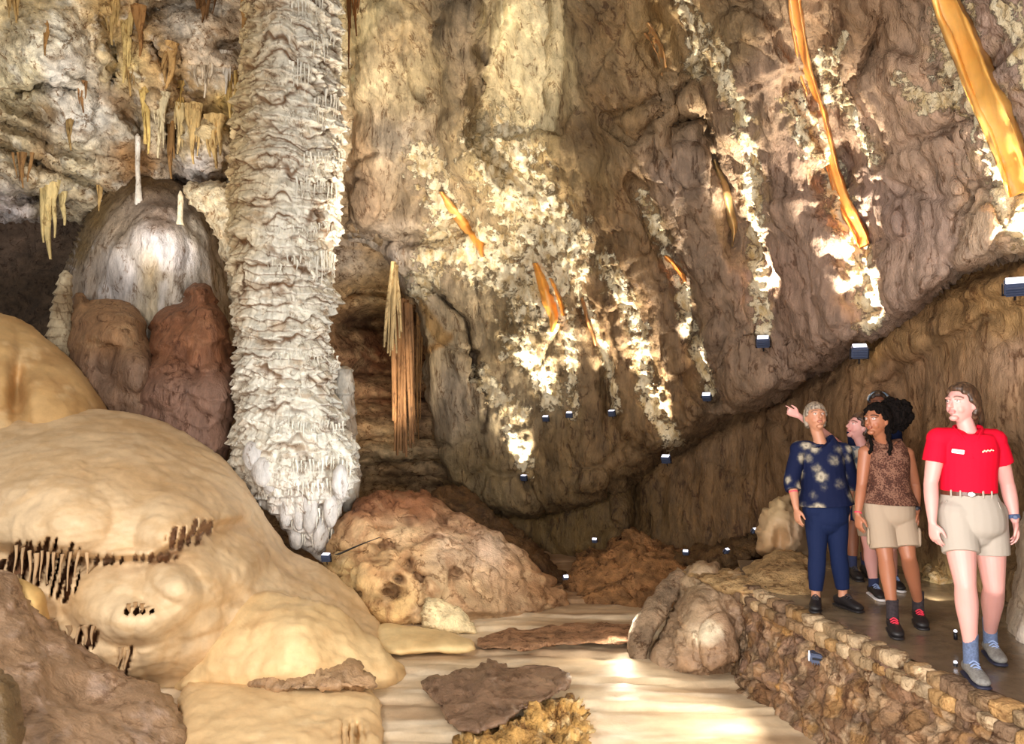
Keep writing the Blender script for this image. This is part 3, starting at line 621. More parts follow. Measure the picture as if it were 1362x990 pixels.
# low fan mound at the foot
o = patch('flowstone_fan', [(222, 925), (245, 880), (285, 832), (330, 790), (345, 785), (370, 787), (410, 797), (455, 812), (500, 850), (530, 880), (545, 905), (520, 925), (400, 930)], [(230, 915, 6.1), (330, 790, 6.6), (400, 850, 6.0), (450, 812, 6.6), (540, 900, 6.5), (400, 925, 5.9)], M_FLOW, 3, (50, .3), disp=lambda co, n: flow_disp(co, n)*1.8, col=mound_col((230, 200, 150), (212, 176, 124), (188, 148, 100), 1.4, 1.5, .5, 3, .05), back=.7, rough=.6)
tag(o, 'low fan-shaped tan flowstone with rippled skin at the foot of the mound', 'flowstone')
o = patch('crusted_rock', [(325, 914), (345, 902), (375, 890), (398, 897), (420, 886), (445, 878), (474, 880), (486, 890), (500, 904), (496, 920), (420, 922), (350, 922)], [(325, 914, 5.95), (445, 878, 6.1), (500, 905, 6.0), (420, 922, 5.75), (350, 922, 5.75)], M_MUD, 3, (10, .15), disp=craggy(.05, 4, .02), col=mound_col((176, 142, 106), (150, 118, 86), (200, 168, 130), 3, 1.5, .6, 2), back=.2, rough=1.2)  # brown crust rock, also standing for the shadow band along the seam
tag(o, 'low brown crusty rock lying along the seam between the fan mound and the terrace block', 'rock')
# brown wet rock lower left
o = patch('wet_rock', [(-250, 745), (-60, 758), (0, 763), (30, 785), (50, 815), (75, 845), (130, 868), (165, 895), (200, 915), (238, 935), (255, 960), (262, 1000), (275, 1200), (-250, 1200)], [(-250, 745, 5.6), (0, 768, 5.5), (70, 845, 5.45), (160, 895, 5.4), (250, 950, 5.2), (262, 1000, 5.0), (100, 950, 4.7), (0, 870, 4.75), (0, 990, 4.1), (150, 1050, 4.2), (-250, 1000, 3.7), (0, 1200, 3.3), (260, 1200, 4.1)], M_MUD, 3, (26, .3), disp=lambda co, n: .10*fbm(co*np.array([1, 1, 1.8]), 1.5, 4)+.07*(ridged(co*np.array([.8, .8, 2.4]), 1.7, 4)-.4), col=mound_col((158, 128, 100), (128, 102, 78), (190, 164, 146), 1.6, 2.4, .7, 4, .12), back=.8)
tag(o, 'dark brown wet creased rock in the bottom left corner', 'rock')
o = patch('mossy_rock', [(-250, 885), (-40, 885), (12, 893), (28, 925), (30, 1200), (-250, 1200)], [(-250, 885, 3.6), (10, 893, 3.9), (25, 940, 3.8), (0, 1200, 3.0), (-250, 1200, 2.8)], M_MUD, 4, (20, .3), disp=craggy(.05, 2.5, .02), col=mound_col((110, 88, 58), (92, 72, 46), None, 1.6, 1, .6, 6), back=.5)  # plain olive-brown rock, darker than the wet rock behind it
tag(o, 'olive brown smooth rock at the very left edge in front of the wet rock', 'rock')
# yellow gusset stone between
o = patch('gusset_flowstone', [(0, 765), (35, 770), (60, 790), (70, 830), (68, 850), (45, 830), (20, 790)], [(0, 765, 5.75), (60, 790, 5.8), (68, 845, 5.8), (30, 800, 5.6)], M_FLOW, 3, (14, .15), disp=flow_disp, col=mound_col((222, 186, 122), (196, 156, 96)), back=.3, rough=.3)
tag(o, 'narrow yellow-tan flowstone tongue between wet rock and mound', 'flowstone')
# foreground terrace block
o = patch('terrace_block', [(236, 900), (330, 905), (440, 908), (488, 915), (505, 930), (508, 960), (508, 1080), (236, 1080)], [(236, 905, 6.0), (440, 908, 6.1), (505, 930, 5.75), (370, 940, 5.5), (370, 980, 5.0), (370, 1080, 4.2), (508, 1080, 4.3), (236, 1080, 4.0), (505, 1000, 4.9)], M_FLOW, 3, (22, .35), fn=lambda px, py: .3*np.exp(-(((px-470)/18)**2+((py-978)/16)**2))*teeth(px), disp=lambda co, n: flow_disp(co, n)*1.3+.012*fbm(co*np.array([9, 9, 1]), 1.4, 3), col=mound_col((224, 192, 144), (196, 158, 112), (238, 214, 170), 1.8, 1, .6, 7, .06), back=.6, rough=.7)
tag(o, 'pale tan flowstone terrace block with streaked front at bottom centre-left', 'flowstone')
o = patch('ledge_flowstone', [(500, 828), (560, 836), (612, 846), (632, 852), (632, 868), (560, 868), (520, 872), (500, 862)], [(500, 828, 7.7), (632, 850, 7.35), (632, 868, 7.05), (500, 865, 7.05), (560, 850, 7.3)], M_FLOW, 3, (10, .2), disp=flow_disp, col=mound_col((232, 204, 150), (206, 170, 116)), back=.5, rough=.4)
tag(o, 'bright low flowstone ledge ending at a square edge beside the centre boulder', 'flowstone')

# ================================================================== COLUMN
def revolve_profile(name, prof, D, m, nth, nz, rfn, colfn, yr=(None, None), parent=None, ratio=1.0):
    """prof: (py, left px, right px) outline of an upright column at distance D"""
    pr = np.array(prof, float)
    py = np.linspace(pr[0, 0], pr[-1, 0], nz)
    l = np.interp(py, pr[:, 0], pr[:, 1]); r = np.interp(py, pr[:, 0], pr[:, 2])
    cpt = at((l+r)/2, py, D); lp = at(l, py, D)
    R = np.abs(cpt[:, 0]-lp[:, 0])
    th = np.linspace(0, 2*np.pi, nth, endpoint=False)
    Z, TH = np.meshgrid(cpt[:, 2], th, indexing='ij'); RR = np.repeat(R[:, None], nth, 1); CXX = np.repeat(cpt[:, 0][:, None], nth, 1)
    PYY = np.repeat(py[:, None], nth, 1)
    base = np.stack([CXX+RR*np.cos(TH), D+RR*ratio*np.sin(TH), Z], -1)
    dr = rfn(base, RR, TH, PYY)
    rr = np.maximum(RR+dr, .01)
    P = np.stack([CXX+rr*np.cos(TH), D+rr*ratio*np.sin(TH), Z], -1)
    idx = np.arange(nz*nth).reshape(nz, nth)
    q = np.stack([idx[:-1], idx[1:], np.roll(idx[1:], -1, 1), np.roll(idx[:-1], -1, 1)], -1).reshape(-1, 4)
    co = P.reshape(-1, 3)
    top = len(co); co = np.concatenate([co, [P[0].mean(0)], [P[-1].mean(0)]])
    me = mesh_np(name, co, q)
    cc = colfn(co, base.reshape(-1, 3), dr.ravel(), RR.ravel(), TH.ravel(), PYY.ravel()) if colfn else None
    if cc is not None: set_col(me, cc)
    return link(name, me, m, parent)
def tiers(base, TH, PY, period, seed, A, drip=22, warp=.9):
    q = base*np.array([1, 1, .55])
    z = base[..., 2]/period+warp*fbm(q, 1.1, 4, .55, seed)+.25*fbm(q, 5, 2, .5, seed+3)
    fr = z-np.floor(z)                       # 1 at the top of a tier, 0 at its lip
    k = np.floor(z)
    lip = (1-fr)
    prof = lip**1.3*(1-sst(.9, 1.0, lip))
    n = perlin(np.stack([base[..., 0]*drip, base[..., 1]*drip, k*3.7+base[..., 2]*1.5], -1))
    n2 = perlin(np.stack([base[..., 0]*3, base[..., 1]*3, k*5.1], -1))
    return A*prof*np.clip(.7+.22*n+.9*n2, .1, 1.6), fr
def col_r(base, RR, TH, PY):
    a1, f1 = tiers(base, TH, PY, .50, 1, .11, 12, 1.5)
    a2, f2 = tiers(base, TH, PY, .24, 5, .10, 18, 2.0)
    a3, f3 = tiers(base, TH, PY, .11, 9, .045, 30, 1.8)
    s = np.clip(RR/.6, .25, 1)
    return (a1+a2+a3-.12+.06*fbm(base, 2.2, 3)+.028*fbm(base*np.array([14, 14, 1.4]), 1, 3)+.03*fbm(base, 9, 3))*s
def col_c(co, base, dr, RR, TH, PY):
    n = len(co)
    py = np.concatenate([PY, [0, 745]]); th = np.concatenate([TH, [0, 0]])
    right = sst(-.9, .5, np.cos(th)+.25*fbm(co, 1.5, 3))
    c = mix(np.tile(s2l(200, 176, 132), (n, 1)), s2l(232, 226, 210), np.clip(right+sst(260, 520, py)*.8, 0, 1))  # right and lower side painted whiter, carrying the cool light on it
    t = sst(.08, .4, fbm(co*np.array([1, 1, 2.]), 3.2, 4, .6, 3)); c = mix(c, s2l(170, 132, 84), t*.5)
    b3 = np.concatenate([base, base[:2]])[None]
    for per, sd, wp, am in ((.50, 1, 1.5, .9), (.24, 5, 2.0, .95), (.11, 9, 1.8, .75)):  # tier undercuts painted brown: calcite stain plus the shadows between shelves
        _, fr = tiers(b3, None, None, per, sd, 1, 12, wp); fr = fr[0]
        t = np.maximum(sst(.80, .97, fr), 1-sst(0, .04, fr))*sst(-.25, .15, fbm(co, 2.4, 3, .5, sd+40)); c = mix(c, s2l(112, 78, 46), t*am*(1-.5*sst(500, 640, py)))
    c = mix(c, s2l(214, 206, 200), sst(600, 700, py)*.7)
    return c*mottled(1, co, .1, 7)
COLP = [(-170, 318, 452), (0, 326, 452), (60, 322, 455), (110, 316, 452), (200, 310, 458), (300, 306, 453), (350, 305, 448), (450, 310, 440), (520, 312, 452), (600, 308, 474), (635, 318, 476), (655, 338, 468), (690, 368, 452), (715, 382, 442), (735, 410, 440), (748, 424, 440)]
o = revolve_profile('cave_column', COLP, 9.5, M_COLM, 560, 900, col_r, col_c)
tag(o, 'massive white tiered calcite column rising from the mound to the ceiling', 'cave column')
# drip fringes on the column's tiers
rs = np.random.RandomState(8); pt = []
for (xa, xb, y0, L0) in [(388, 432, -8, 38), (415, 450, 50, 30), (385, 420, 82, 36), (420, 452, 125, 40), (405, 452, 205, 30), (395, 450, 240, 26), (350, 450, 300, 14), (330, 440, 345, 12), (420, 448, 335, 40), (330, 450, 470, 14), (320, 460, 560, 18), (390, 470, 610, 24), (345, 460, 640, 26), (370, 450, 680, 20), (395, 445, 700, 26), (345, 385, 90, 8), (330, 400, 150, 8), (325, 385, 205, 10)]:
    x = xa
    while x < xb:
        cxm = np.interp(y0, [p[0] for p in COLP], [(p[1]+p[2])/2 for p in COLP]); hw = np.interp(y0, [p[0] for p in COLP], [(p[2]-p[1])/2 for p in COLP])
        u = np.clip((x-cxm)/hw, -.97, .97); Df = 9.5-math.sqrt(1-u*u)*hw*9.5/1000*.98
        L = L0*rs.uniform(.4, 1.1); yy = y0+rs.uniform(-6, 6)
        r = rs.uniform(.008, .02)
        cone_mesh(pt, at(x, yy, Df+.05), at(x, yy+L, Df+.0), r, .003, seed=x)
        x += rs.uniform(2.5, 7)
build_each('drip_fringe', pt, M_COLM, o, tagc((242, 236, 220)), 90)
# bulbous knobs at the column's ragged foot
def knob(a):
    x, y, w, L = a; ps = []
    hw = np.interp(y+L/2, [p[0] for p in COLP], [(p[2]-p[1])/2 for p in COLP])*.0095
    ball(ps, at(x, y+L/2, 9.5-hw*.85), (w*.0085, w*.0085, L*.0052), None, 20)
    co, q = ps[0]; co = co+.025*np.stack([fbm(co, 9, 3), fbm(co+5, 9, 3), fbm(co+9, 9, 3)], 1)
    return co, np.array(q)
pt = []
for x, y, w, L in [(398, 655, 9, 48), (412, 648, 11, 58), (425, 690, 12, 42), (440, 660, 10, 40), (380, 660, 9, 40), (452, 622, 11, 40), (350, 610, 16, 36), (335, 590, 12, 34), (434, 720, 7, 26), (360, 630, 12, 26), (395, 700, 11, 30)]:
    pt.append((x, y, w, L))
build_each('calcite_knob', [knob(p) for p in pt], M_COLM, o, tagc((206, 200, 194)))

def pillar(name, prof, D, label, cat, c0, c1, A=.05, per=.3, group=None, nth=90, nz=240, m=None, flute=0.0):
    def rf(base, RR, TH, PY):
        a, f = tiers(base, TH, PY, per, prof[0][1], A, 18, .8)
        return (a-A*.4+.03*fbm(base, 4, 3)*min(1, A*20)+flute*np.abs(np.sin(TH*9+base[..., 2]*.4)))*np.clip(RR/.1, .05, 1)
    def cf(co, base, dr, RR, TH, PY):
        t = sst(-.15, .3, fbm(co*np.array([1, 1, .6]), 3, 4, .55, prof[0][1]))
        return mix(np.tile(s2l(*c0), (len(co), 1)), s2l(*c1), t)*mottled(1, co, .15, 8)
    o = revolve_profile(name, prof, D, m or M_COLM, nth, nz, rf, cf)
    if label: tag(o, label, cat, group)
    return o
pillar('stalagmite', [(487, 455, 461), (492, 447, 470), (510, 445, 472), (560, 448, 474), (600, 450, 476), (640, 450, 482), (680, 455, 470)], 10.0, 'grey slender flaking pillar close against the right side of the white column', 'stalagmite', (190, 182, 168), (150, 132, 112))
pillar('stalagmite', [(360, 84, 90), (366, 80, 95), (400, 73, 96), (430, 66, 94), (470, 62, 96), (560, 60, 100)], 11.0-.9, 'thin pale knobbly stalagmite left of the dome behind the tan shoulder', 'stalagmite', (188, 172, 142), (150, 130, 100), .04, .12)
# dome
dome_poly = [(62, 640), (70, 500), (76, 420), (82, 370), (105, 308), (130, 268), (160, 236), (185, 224), (225, 234), (255, 250), (285, 285), (302, 330), (310, 400), (320, 640)]
dome_ctrl = [(62, 640, 10.9), (82, 370, 11.2), (185, 226, 11.2), (300, 330, 11.2), (320, 640, 10.9), (190, 330, 10.5), (190, 500, 10.2), (190, 640, 10.1)]
def dome_fn(px, py):
    r = -.12*np.sqrt(np.clip(1-((px-125-(py-300)*-.25)/22)**2, 0, 1))
    for cx, cy, rx, ry, a in [(155, 350, 16, 40, .12), (210, 330, 40, 35, .12), (265, 350, 16, 80, .1), (240, 300, 60, 40, .1)]:
        r = r-a*np.sqrt(np.clip(1-((px-cx)/rx)**2-((py-cy)/ry)**2, 0, 1))
    r = r+.12*np.exp(-((px-205-3*np.sin(py/6.))/2.5)**2)*sst(335, 345, py)
    return blur(r, 2)
dcol = field([(110, 330, (128, 104, 62)), (130, 280, (135, 110, 68)), (180, 240, (118, 94, 58)), (215, 250, (112, 88, 56)), (110, 390, (150, 132, 112)), (140, 360, (170, 155, 142)), (155, 365, (215, 210, 210)), (160, 300, (150, 132, 112)), (210, 300, (150, 125, 105)), (210, 325, (232, 228, 230)), (240, 340, (205, 195, 195)), (200, 370, (190, 168, 132)), (250, 380, (200, 190, 178)), (265, 320, (200, 188, 172)), (285, 300, (175, 150, 115)), (200, 400, (205, 190, 162)), (300, 360, (190, 172, 145))], .12, 3.6)
o = o_dome = patch('domed_stalagmite', dome_poly, dome_ctrl, M_WALL, 3, (70, 1.2), fn=dome_fn, disp=lambda co, n: .12*fbm(co*np.array([1, 1, .5]), 1.8, 5)+.06*(ridged(co*np.array([1, 1, .35]), 2.2, 3)-.4)+.03*fbm(co*np.array([8, 8, 1]), 1, 3), col=lambda co, px, py: (lambda c: mix(c, s2l(225, 220, 220), sst(.1, .35, streak(co, 5, .5, 2))*.5*sst(300, 340, py)))(dcol(co, px, py)*mottled(1, co, .1, 5)), back=1.2, rough=.4)
tag(o, 'large grey and brown dome-shaped stalagmite standing left of the white column', 'stalagmite')
pillar('stalagmite', [(178, 182, 184), (182, 180, 187), (225, 180, 186), (240, 181, 187), (265, 180, 189), (285, 178, 190)], hitD([o_dome], 183, 262)-.02, 'slim white candle stalagmite standing on top of the grey dome', 'stalagmite', (245, 240, 232), (225, 215, 200), .012, .1)
pillar('stalagmite', [(254, 239, 241), (260, 237, 244), (290, 236, 243), (300, 234, 245)], hitD([o_dome], 240, 300)-.0, 'tiny cream stub stalagmite on the right shoulder of the dome', 'stalagmite', (240, 225, 195), (220, 200, 165), .008, .08, nth=30, nz=60)

# brown stalagmites
bdisp = lambda co, n: .035*fbm(co, 3, 4)+.05*(lambda z: (1-(z-np.floor(z)))**1.5)(co[:, 2]/.34+.9*fbm(co*np.array([1.4, 1.4, .5]), 1, 3, seed=3))-.02
o = patch('brown_stalagmite', [(180, 620), (172, 560), (178, 520), (200, 478), (198, 440), (206, 418), (226, 404), (246, 400), (247, 384), (256, 375), (275, 376), (282, 384), (285, 400), (298, 414), (306, 440), (311, 470), (316, 500), (314, 530), (308, 570), (304, 620)], [(180, 620, 9.3), (206, 418, 9.8), (265, 376, 9.8), (310, 470, 9.7), (305, 620, 9.3), (250, 450, 9.35), (265, 390, 9.55), (250, 560, 9.1)], M_WALL, 3, (20, .32), fn=lambda px, py: blur(-.16*np.sqrt(np.clip(1-((px-225)/26)**2-((py-440)/42)**2, 0, 1))-.2*np.sqrt(np.clip(1-((px-275)/32)**2-((py-450)/48)**2, 0, 1))-.1*np.sqrt(np.clip(1-((px-266)/17)**2-((py-388)/14)**2, 0, 1))-.2*np.sqrt(np.clip(1-((px-220)/38)**2-((py-510)/36)**2, 0, 1))-.2*np.sqrt(np.clip(1-((px-285)/34)**2-((py-520)/36)**2, 0, 1)), 2), disp=bdisp, col=lambda co, px, py: mix(mound_col((140, 92, 62), (110, 68, 42), (158, 112, 80), 2, 1.5, .6, 2)(co, px, py), s2l(132, 102, 86), sst(470, 520, py)*.85), back=.7, rough=.5)
tag(o, 'reddish brown hooded stalagmite with a square cap against the white column', 'stalagmite')
o = patch('brown_stalagmite', [(88, 600), (90, 480), (94, 430), (96, 400), (102, 388), (112, 392), (116, 402), (135, 398), (160, 400), (182, 406), (193, 425), (196, 450), (206, 470), (210, 520), (205, 620)], [(88, 600, 9.6), (100, 400, 10), (185, 410, 9.9), (205, 600, 9.3), (145, 440, 9.5), (150, 540, 9.3)], M_WALL, 3, (26, .38), fn=lambda px, py: blur(.25*np.exp(-(((px-143)/14)**2+((py-485)/22)**2))-.15*np.sqrt(np.clip(1-((px-150)/44)**2-((py-430)/34)**2, 0, 1))-.2*np.sqrt(np.clip(1-((px-178)/30)**2-((py-490)/34)**2, 0, 1)), 2), disp=lambda co, n: bdisp(co, n)*.6, col=lambda co, px, py: mix(mound_col((160, 122, 86), (136, 98, 66), (176, 144, 106), 2, 1.5, .6, 8)(co, px, py), s2l(124, 98, 80), sst(450, 490, py)*.85), back=.7, rough=.5)
tag(o, 'round-topped light brown stalagmite between the dome and the tan shoulder', 'stalagmite')

o = patch('crusted_rock', [(238, 252), (262, 240), (300, 244), (318, 262), (320, 420), (306, 400), (302, 350), (290, 318), (272, 288), (250, 268)], [(238, 252, 10.6), (318, 262, 10.3), (320, 420, 10.2), (290, 318, 10.35)], M_CEIL, 3, (14, .3), disp=lambda co, n: .09*fbm(co, 3.2, 5)+.05*(ridged(co, 6, 3)-.4), col=mound_col((224, 206, 172), (170, 138, 98), (240, 228, 200), 4, 1.5, .8, 4, .2), back=.5, rough=1.6)
tag(o, 'cream knobbly rock rib squeezed between the dome and the white column', 'rock')
# ================================================================== BOULDERS
def hollow(lst):
    def f(px, py):
        r = 0*px
        for cx, cy, rx, ry, a in lst:
            q = ((px-cx)/rx)**2+((py-cy)/ry)**2; r = r+a*np.exp(-q)
        return r
    return f
def boulder(name, poly, ctrl, label, cs, th=.8, m=None, fn=None, disp=None, roll=(34, .45), cat='boulder', step=3, rough=1.4):
    colf = cs if callable(cs) else mound_col(*cs)
    o = patch(name, poly, ctrl, m or M_ROCK, step, roll, fn=fn, disp=disp or craggy(.08, 2.4, .05, .05, 2.5), col=colf, back=th, rough=rough)
    return tag(o, label, cat)
bcol = field([(520, 660, (140, 92, 60)), (480, 675, (165, 115, 78)), (560, 670, (150, 105, 72)), (620, 700, (180, 140, 108)), (540, 700, (232, 196, 154)), (480, 720, (228, 188, 142)), (500, 750, (222, 182, 130)), (550, 750, (220, 180, 130)), (600, 730, (222, 194, 164)), (650, 730, (216, 190, 166)), (690, 760, (196, 158, 120)), (720, 785, (185, 140, 98)), (640, 790, (168, 138, 102)), (690, 800, (150, 120, 90)), (600, 790, (170, 145, 110)), (520, 800, (214, 178, 120)), (460, 765, (180, 155, 105)), (500, 820, (225, 185, 125))], .15)
def bc(co, px, py):
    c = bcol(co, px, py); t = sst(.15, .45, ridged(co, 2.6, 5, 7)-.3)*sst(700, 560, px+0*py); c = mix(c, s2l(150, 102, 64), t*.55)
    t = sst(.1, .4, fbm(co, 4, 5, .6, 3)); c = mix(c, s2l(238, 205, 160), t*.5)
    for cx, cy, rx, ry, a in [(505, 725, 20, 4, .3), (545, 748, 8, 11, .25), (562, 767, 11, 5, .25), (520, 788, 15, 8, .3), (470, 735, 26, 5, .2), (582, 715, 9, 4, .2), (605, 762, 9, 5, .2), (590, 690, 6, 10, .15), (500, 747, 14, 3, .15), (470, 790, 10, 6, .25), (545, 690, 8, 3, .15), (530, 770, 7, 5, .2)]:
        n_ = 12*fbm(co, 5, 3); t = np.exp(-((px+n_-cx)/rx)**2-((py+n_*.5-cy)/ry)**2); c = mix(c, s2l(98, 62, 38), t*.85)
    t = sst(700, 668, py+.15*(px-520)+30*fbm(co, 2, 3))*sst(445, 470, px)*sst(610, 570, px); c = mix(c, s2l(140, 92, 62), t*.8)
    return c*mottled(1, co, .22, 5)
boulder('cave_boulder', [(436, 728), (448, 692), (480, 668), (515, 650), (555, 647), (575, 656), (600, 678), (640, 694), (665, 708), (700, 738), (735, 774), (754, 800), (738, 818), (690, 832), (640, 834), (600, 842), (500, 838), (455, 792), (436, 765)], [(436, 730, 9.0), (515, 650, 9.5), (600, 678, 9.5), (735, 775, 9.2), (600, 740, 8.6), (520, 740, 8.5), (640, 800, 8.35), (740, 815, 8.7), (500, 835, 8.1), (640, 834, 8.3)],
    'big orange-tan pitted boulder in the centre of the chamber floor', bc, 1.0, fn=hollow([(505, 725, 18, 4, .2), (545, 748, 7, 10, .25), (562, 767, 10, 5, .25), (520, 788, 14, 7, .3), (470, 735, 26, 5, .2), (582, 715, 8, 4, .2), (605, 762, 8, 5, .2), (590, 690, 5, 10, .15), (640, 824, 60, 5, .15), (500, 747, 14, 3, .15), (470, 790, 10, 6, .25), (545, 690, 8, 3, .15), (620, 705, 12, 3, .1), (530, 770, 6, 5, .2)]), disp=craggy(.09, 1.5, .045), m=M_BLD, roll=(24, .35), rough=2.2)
boulder('limestone_slab', [(562, 800), (572, 793), (590, 797), (612, 812), (632, 832), (636, 846), (600, 845), (560, 838), (556, 820)], [(562, 800, 8.0), (600, 800, 8.1), (634, 845, 7.85), (560, 838, 7.85)], 'small smooth cream slab leaning on the centre boulder', ((226, 204, 160), (205, 180, 134)), .25, disp=craggy(.03, 3, .01), roll=(10, .12), cat='rock', rough=.8)
boulder('cave_boulder', [(745, 765), (765, 745), (800, 730), (822, 712), (850, 708), (866, 720), (905, 726), (938, 735), (945, 760), (925, 790), (885, 832), (800, 832), (762, 818)], [(745, 765, 9.9), (850, 710, 10.2), (940, 740, 9.6), (850, 770, 9.3), (820, 830, 8.9), (900, 820, 8.8)], 'low reddish brown boulder heap right of the big centre boulder', ((150, 108, 68), (116, 84, 52), (176, 128, 84), 1.8, 1.3, .7, 11, .25), .8, disp=craggy(.14, 1.9, .05), rough=2)
boulder('limestone_slab', [(836, 884), (834, 852), (846, 822), (866, 792), (886, 768), (904, 754), (914, 766), (900, 792), (884, 822), (868, 850), (852, 888)], [(836, 884, 7.2), (905, 755, 7.7), (860, 820, 7.3), (850, 888, 7.1)], 'upright grey slab tilted against the boulder left of the stone wall', ((158, 134, 108), (134, 112, 90)), .2, disp=lambda co, n: .02*fbm(co, 3, 4), roll=(7, .08), cat='rock')
hcol = field([(930, 770, (168, 145, 115)), (965, 780, (178, 152, 124)), (900, 820, (160, 132, 104)), (935, 845, (225, 200, 165)), (950, 850, (170, 130, 95)), (980, 840, (150, 120, 95)), (920, 880, (160, 128, 98)), (960, 890, (150, 118, 90)), (1000, 790, (160, 125, 92)), (885, 870, (172, 145, 118))], .12)
boulder('cave_boulder', [(862, 890), (876, 845), (892, 805), (905, 772), (922, 752), (950, 748), (985, 760), (1012, 775), (1025, 800), (1005, 845), (1000, 880), (970, 908), (935, 918), (895, 905)], [(862, 890, 6.9), (922, 755, 7.5), (1010, 775, 7.1), (940, 830, 6.75), (1000, 880, 6.6), (930, 915, 6.55)], 'grey-brown rounded boulder with a white chipped spot at the end of the stone wall', lambda co, px, py: mix(hcol(co, px, py)*mottled(1, co, .22, 5), s2l(240, 222, 190), (1-sst(.5, 1.1, np.sqrt(((px-938)/24)**2+((py-845)/18)**2)+.5*fbm(co, 8, 3)))*.9), .6, disp=craggy(.12, 1.8, .035, .03, 1.5), m=M_MUD)
boulder('tan_ridge', [(905, 762), (925, 750), (960, 755), (990, 756), (1012, 742), (1040, 728), (1075, 735), (1088, 765), (1088, 800), (1030, 800), (985, 790), (930, 775)], [(905, 762, 7.35), (990, 756, 7.2), (1040, 730, 7.7), (1088, 795, 6.2), (985, 790, 6.5), (1030, 765, 6.9)], 'low smooth tan rock ridge at the far left end of the walkway', ((190, 158, 112), (160, 130, 90)), .4, disp=craggy(.05, 2.4, .02), cat='rock', roll=(20, .3))
boulder('stalagmite_stump', [(1006, 745), (1008, 700), (1018, 674), (1032, 657), (1046, 657), (1060, 676), (1078, 700), (1082, 750)], [(1006, 745, 8.3), (1035, 658, 8.5), (1080, 745, 8.3), (1045, 700, 8.1)], 'pale rounded stalagmite stump with brown hollows behind the woman in navy', field([(1035, 670, (214, 188, 145)), (1020, 700, (200, 172, 135)), (1040, 715, (175, 130, 80)), (1065, 710, (180, 155, 130)), (1070, 740, (200, 175, 140))], .1), .4, fn=hollow([(1038, 712, 8, 18, .15), (1056, 700, 3, 14, .1)]), disp=craggy(.05, 4, .02), roll=(24, .3), cat='stalagmite', m=M_FLOW)
boulder('lit_rock', [(1222, 800), (1226, 765), (1236, 752), (1252, 750), (1268, 762), (1275, 800), (1262, 812), (1236, 812)], [(1222, 800, 6.8), (1250, 752, 6.9), (1272, 800, 6.7), (1250, 785, 6.55)], 'small bright yellow-white knobbly rock at the wall foot beside the guide', ((240, 215, 160), (180, 135, 80), (250, 240, 215), 4, 1, .8, 3), .3, disp=craggy(.07, 6, .05), cat='rock')
boulder('flared_stalagmite', [(1326, 885), (1336, 845), (1346, 805), (1352, 760), (1352, 715), (1362, 680), (1480, 660), (1500, 900)], [(1326, 880, 5.2), (1352, 740, 5.3), (1362, 680, 5.4), (1480, 660, 5.3), (1420, 780, 4.85), (1500, 900, 4.6)], 'flaring grey stalagmite base at the right edge beside the walkway', ((190, 172, 150), (150, 128, 105), (220, 208, 195), 2.5, .5, .7, 3), .5, disp=lambda co, n: .04*fbm(co*np.array([5, 5, .8]), 1, 3)+.02*fbm(co, 6, 3), cat='stalagmite', m=M_MUD)
boulder('dark_slab', [(556, 902), (600, 894), (628, 886), (652, 877), (668, 880), (680, 888), (700, 884), (725, 882), (752, 886), (760, 900), (752, 918), (735, 932), (700, 944), (668, 964), (640, 976), (612, 974), (590, 955), (566, 925)], [(556, 902, 6.2), (652, 878, 6.55), (755, 890, 6.3), (660, 920, 5.8), (620, 972, 5.25), (740, 930, 5.75)], 'dark grey-brown flat slab tilted on the floor in the centre foreground', ((132, 104, 82), (108, 84, 66), (160, 130, 104), 1.8, 1.2, .6, 5, .12), .16, fn=lambda px, py: -.14*np.exp(-((px-655-(py-880)*-.35)/12)**2)*sst(960, 890, py), disp=craggy(.05, 2.2, .025), roll=(12, .12), cat='rock', m=M_MUD, rough=1.)
boulder('gravel_heap', [(600, 985), (625, 972), (668, 962), (700, 942), (738, 928), (765, 930), (785, 950), (790, 985), (800, 1080), (590, 1080)], [(600, 985, 5.1), (740, 930, 5.85), (790, 985, 5.1), (700, 970, 5.2), (700, 1080, 4.2), (800, 1080, 4.2)], 'rough orange gravelly rock propping up the dark slab', ((205, 160, 92), (150, 110, 62), (236, 214, 164), 5, 1, .8, 3, .3), .3, disp=craggy(.06, 7, .05, .04, 9), roll=(16, .2), cat='rock')
boulder('flat_ledge', [(632, 845), (700, 835), (800, 828), (850, 832), (846, 850), (830, 858), (700, 862), (636, 866)], [(632, 845, 7.7), (850, 832, 8.0), (830, 858, 7.2), (636, 866, 7.05)], 'thin pinkish brown ledge below the big centre boulder', ((176, 134, 100), (150, 112, 80)), .3, disp=craggy(.03, 3, .01), roll=(8, .12), cat='rock')
# rocks beside the pool light and behind walkway
boulder('cave_boulder', [(885, 748), (900, 728), (925, 722), (960, 722), (990, 710), (1012, 706), (1015, 740), (985, 760), (930, 762)], [(885, 748, 9.4), (960, 722, 9.6), (1012, 710, 9.3), (950, 745, 9.0), (985, 760, 8.7)], 'dark brown boulder low against the wall behind the tan ridge', ((112, 84, 52), (88, 66, 40)), .5)
boulder('cave_boulder', [(565, 665), (590, 640), (625, 655), (660, 680), (700, 712), (740, 745), (760, 770), (740, 790), (680, 760), (620, 700)], [(565, 665, 10.6), (625, 655, 11), (760, 770, 10.2), (680, 720, 10.2)], 'dark brown rock in shadow behind the top of the centre boulder', ((95, 68, 40), (72, 52, 32)), .6)
